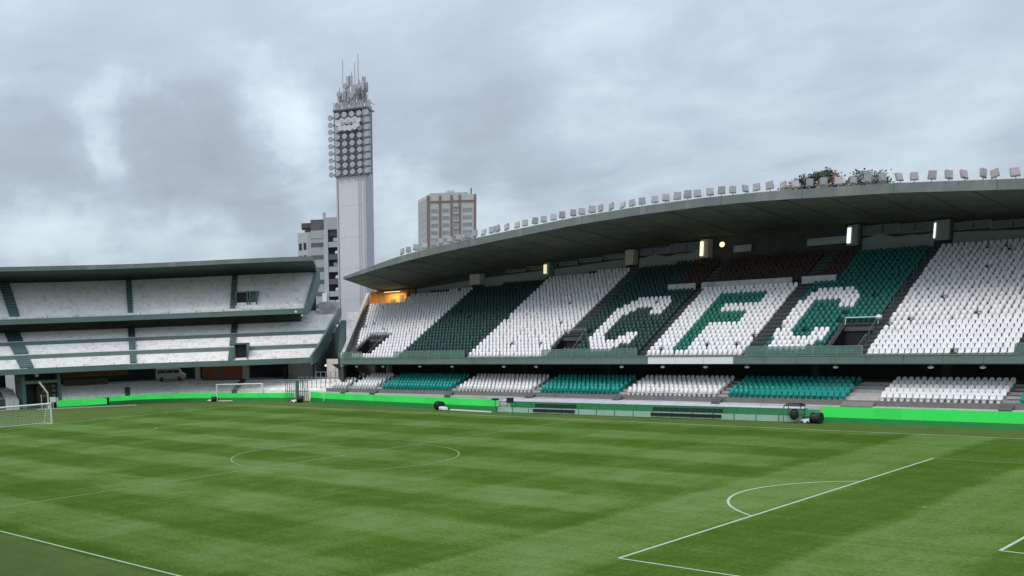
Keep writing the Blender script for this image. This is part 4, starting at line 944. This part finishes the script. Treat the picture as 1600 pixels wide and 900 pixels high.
# ================================================================== dugout
dg = thing('dugout', 'long low dugout with pale transparent panels and dark benches at the far touchline', 'dugout', (3, 39.8, 0))
DA, DB = Vector((-12.9, 38.6, 0)), Vector((19.3, 40.2, 0)); dL = (DB-DA).length; dx = (DB-DA)/dL; dn = Vector((dx.y, -dx.x, 0))
def dp(t, o, z): q = DA+dx*t+dn*o; return (q.x, q.y, z)
def dbox(t0, t1, o0, o1, z0, z1): return MB().hexa([dp(t0, o1, z0), dp(t1, o1, z0), dp(t1, o0, z0), dp(t0, o0, z0), dp(t0, o1, z1), dp(t1, o1, z1), dp(t1, o0, z1), dp(t0, o0, z1)])
n = 16; w = dL/n
for i in range(n):
    MB().hexa([dp(i*w+.02, -.55, 1.18), dp((i+1)*w-.02, -.55, 1.18), dp((i+1)*w-.02, -2.1, 1.42), dp(i*w+.02, -2.1, 1.42), dp(i*w+.02, -.55, 1.24), dp((i+1)*w-.02, -.55, 1.24), dp((i+1)*w-.02, -2.1, 1.48), dp(i*w+.02, -2.1, 1.48)]).build('roof_panel', M['dugout_roof'], dg)
    dbox(i*w+.05, (i+1)*w-.05, 0, .03, .05, .62).build('glass_panel', M['dugout_glass'], dg)
mb = MB()
for i in range(n+1):
    mb.bar(dp(i*w, 0, 0), dp(i*w, 0, .68), .07); mb.bar(dp(i*w, -.5, 0), dp(i*w, -.5, 1.24), .07)
mb.bar(dp(0, -.5, 1.2), dp(dL, -.5, 1.2), .07)
for i in range(2*n): mb.bar(dp((i+.5)*w/1, -.5, .68) if False else dp(i*w/2, -.5, .72), dp(i*w/2, -.5, 1.2), .045)
mb.bar(dp(0, -.5, .72), dp(dL, -.5, .72), .06); mb.bar(dp(0, 0, .66), dp(dL, 0, .66), .04)
mb.build('frame', M['steel_green'], dg)
for t0, t1, nm in ((4.6, 9.6, 9), (18.0, 25.0, 13)):
    bn = dbox(t0, t1, -.32, .12, .22, .50).build('bench', M['black'], dg)
    k = (t1-t0)/nm
    for i in range(nm):
        s_ = MB(); a = t0+i*k+.015; b = t0+(i+1)*k-.015
        s_.hexa([dp(a, .06, .42), dp(b, .06, .42), dp(b, -.32, .42), dp(a, -.32, .42), dp(a, .06, .52), dp(b, .06, .52), dp(b, -.32, .52), dp(a, -.32, .52)])
        s_.hexa([dp(a+.03, -.24, .52), dp(b-.03, -.24, .52), dp(b-.03, -.34, .52), dp(a+.03, -.34, .52), dp(a+.02, -.28, 1.05), dp(b-.02, -.28, 1.05), dp(b-.02, -.38, 1.05), dp(a+.02, -.38, 1.05)])
        s_.build('seat', material('dugout_seat_dark', (.008, .03, .024), .5, .2, 2) if i == 0 and t0 < 5 else bpy.data.materials['dugout_seat_dark'], bn)

# ================================================================== goals
def goal(name, lab, p, ang, depth=1.9, bottom=False, w=7.32, h=2.44):
    g = thing(name, lab, 'goal', (*p, 0), ang)
    T = .10
    for y in (-w/2, w/2): MB().tube((0, y, 0), (0, y, h), T, n=10).build('post', M['white_paint'], g, False)
    MB().tube((0, -w/2-T, h+T*.3), (0, w/2+T, h+T*.3), T, n=10).build('crossbar', M['white_paint'], g, False)
    mb = MB()
    for y in (-w/2, w/2):
        mb.tube((0, y, h), (depth*.5, y, h), .03); mb.tube((depth*.5, y, h), (depth, y, .05), .03); mb.tube((0, y, .05), (depth, y, .05), .05 if bottom else .03)
    mb.tube((depth, -w/2, .05), (depth, w/2, .05), .05 if bottom else .03)
    if bottom: mb.tube((0, -w/2, .05), (0, w/2, .05), .06)
    mb.build('stanchion', M['white_paint'], g, False)
    nb = MB(); st_ = .2; t = .010
    n = int(w/st_)
    for i in range(n+1):
        y = -w/2+w*i/n; nb.bar((0, y, h), (depth*.5, y, h), t); nb.bar((depth*.5, y, h), (depth, y, .05), t)
    for i in range(11): q = Vector((depth*.5, 0, h)).lerp(Vector((depth, 0, .05)), i/10); nb.bar((q.x, -w/2, q.z), (q.x, w/2, q.z), t)
    for i in range(1, 4): nb.bar((depth*.5*i/4, -w/2, h), (depth*.5*i/4, w/2, h), t)
    for y in (-w/2, w/2):
        for i in range(1, 10): z = h*i/10; xe = depth*.5+depth*.5*(h-z)/h; nb.bar((0, y, z), (xe, y, z), t)
        for i in range(1, 8): xx = depth*i/8; zt = h if xx < depth*.5 else h*(1-(xx-depth*.5)/(depth*.5)); nb.bar((xx, y, 0), (xx, y, zt), t)
    nb.build('net', M['net'], g, False)
    return g
goal('goal', 'white match goal cut by the left edge of the picture', (-HX, 0), math.pi)
sg = math.atan2(41.5-38.0, -56.04+62.15)
goal('goal', 'whole white spare goal standing off the pitch before the curved green board', (-59.1, 39.6), sg+math.pi/2, depth=1.1, bottom=True, w=7.1)

# ================================================================== pitchside items
def reel(x, y, lab, a=0., s=1.):
    t = thing('hose_reel', lab, 'hose reel', (x, y, 0), a, 'covered reels along the pitch edge'); t.scale = (s*.8,)*3
    d = MB().tube((-.45, 0, .55), (.35, 0, .55), .52, n=14).tube((-.5, 0, .55), (-.42, 0, .55), .60, n=14).tube((.32, 0, .55), (.40, 0, .55), .60, n=14).build('drum', M['black'], t, False)
    b = MB().hexa([(-1.5, -.45, .08), (-.55, -.45, .08), (-.55, .45, .08), (-1.5, .45, .08), (-1.4, -.38, .40), (-.6, -.38, .48), (-.6, .38, .48), (-1.4, .38, .40)]).build('cart', M['white_paint'], t, False)
    for xx in (-1.3, -.7): MB().tube((xx, -.5, .13), (xx, .5, .13), .13, n=10).build('wheel', M['black'], t, False)
    return t
reel(-21.2, 38.6, 'black drum with white cart trailing to its right, before the left board end', math.pi*.88, 1.15)
reel(20.6, 40.1, 'black drum with white cart at the right end of the long dugout', -.1, 1.1)
reel(-47.6, 41.0, 'black drum with white cart beside the barred corner gate', .55, 1.1)
reel(-75.0, 27.0, 'black square drum with white cart below the short green board at the left', .95, 1.25)
reel(-62.3, 37.4, 'small black drum against the left post of the spare goal', .5, .85)
cb = thing('canopy_stand', 'small black canopy on posts with black covered gear at the right dugout end', 'canopy', (18.9, 39.7, 0))
MB().hexa([(17.9, 39.2, 1.55), (19.5, 39.3, 1.55), (19.5, 40.5, 1.55), (17.9, 40.4, 1.55), (18.2, 39.4, 1.8), (19.2, 39.5, 1.8), (19.2, 40.3, 1.8), (18.2, 40.2, 1.8)]).build('canopy', M['black'], cb)
for x, y in ((18.0, 39.3), (19.4, 39.4), (19.4, 40.4), (18.0, 40.3)): MB().bar((x, y, 0), (x, y, 1.56), .06).build('post', M['steel_green'], cb)
MB().ball((18.8, 39.6, .8), .42, sc=(1, .8, 1.2)).build('covered_gear', M['black'], cb)
for x, y, s_ in ((-12.9, 38.2, 1), (-11.2, 38.6, .8)):
    t = thing('speaker_post', 'small black speaker on a thin post at the left end of the dugout' if x < -12 else 'black speaker low on a pale post just inside the dugout', 'speaker', (x, y, 0))
    MB().bar((x, y, 0), (x, y, 1.5*s_), .06).build('post', M['steel_green'] if x < -12 else M['white_paint'], t); MB().box(x-.35, x+.35, y-.2, y+.2, 1.4*s_, 1.4*s_+(.2 if x < -12 else .55)).build('speaker_box', M['black'], t)
fl_ = MB().hexa([(-19.5, 38.5, .02), (-13.2, 37.8, .02), (-13.2, 38.0, .02), (-19.5, 38.7, .02), (-19.5, 38.5, .14), (-13.2, 37.8, .14), (-13.2, 38.0, .14), (-19.5, 38.7, .14)]).build('pipe_rail', M['white_paint']); tag(fl_, 'long pale pipe lying on the grass before the left board end', 'pipe')
kb = MB().hexa([(-76.6, 15.6, 0), (-68.3, 27.5, 0), (-68.5, 27.6, 0), (-76.8, 15.7, 0), (-76.6, 15.6, .12), (-68.3, 27.5, .12), (-68.5, 27.6, .12), (-76.8, 15.7, .12)]).build('kerb', M['ledge'], kind='structure')
# tunnel entrance
tn = thing('tunnel_entrance', 'green grey framed players tunnel with dark gate at the left', 'entrance', (-78, 20, 0))
a, b = Vector((-78.6, 14.6, 0)), Vector((-77.2, 20.3, 0)); z = Vector((0, 0, 1)); d_ = (b-a).normalized(); nn2 = Vector((-d_.y, d_.x, 0))
for p in (a, b-d_*.5): MB().hexa([p, p+d_*.5, p+d_*.5+nn2*4, p+nn2*4, p+z*5.1, p+d_*.5+z*5.1, p+d_*.5+nn2*4+z*5.1, p+nn2*4+z*5.1]).build('side_wall', M['steel_green'], tn)
p, q = a+d_*.5, b-d_*.5
MB().hexa([p+z*3.7, q+z*3.7, q+nn2*.4+z*3.7, p+nn2*.4+z*3.7, p+z*4.15, q+z*4.15, q+nn2*.4+z*4.15, p+nn2*.4+z*4.15]).build('lintel', M['fascia'], tn)
MB().quad(p+nn2*2.5, q+nn2*2.5, q+nn2*2.5+z*5.1, p+nn2*2.5+z*5.1).build('back_panel', M['fascia_dark'], tn)
m0 = p.lerp(q, .38)
MB().hexa([m0+nn2*.9, q+nn2*.9, q+nn2, m0+nn2, m0+nn2*.9+z*3.7, q+nn2*.9+z*3.7, q+nn2+z*3.7, m0+nn2+z*3.7]).build('gate', M['black'], tn)
rd = random.Random(4)
for i in range(4):
    for j in range(5):
        c = m0.lerp(q, (i+.5)/4)+nn2*.87+z*(.4+j*.7); MB().obox(c, d_*.28, nn2*.02, z*.2).build('gate_panel', material('gate_panel_a', (.03, .03, .035), .6, .3, 2) if i+j == 0 else (bpy.data.materials['gate_panel_a'] if rd.random() < .6 else M['concrete_brown']), tn)
MB().ball((*(a+d_*2.2-nn2*.3).xy, 5.0), .32).build('lamp_globe', M['white_paint'], tn)
yp = thing('bent_pole', 'pale yellow bent pole standing before the tunnel entrance', 'pole', (-75.9, 17.0, 0))
MB().tube((-75.9, 17.2, 0), (-75.9, 17.2, 2.3), .13).tube((-75.9, 17.2, 2.3), (-76.6, 16.3, 4.0), .13, .15).build('pole', M['yellow'], yp)
MB().tube((-76.6, 16.5, 0), (-76.6, 16.5, 2.2), .06).build('stay', M['yellow'], yp)
sgn = MB().obox((-75.6, 17.8, 1.35), (.12, .42, 0), (.04, -.01, 0), (0, 0, .38)).bar((-75.6, 17.8, 0), (-75.6, 17.8, 1), .07).build('signboard', M['white_paint']); tag(sgn, 'small blank white square sign on a post beside the tunnel gate', 'sign')
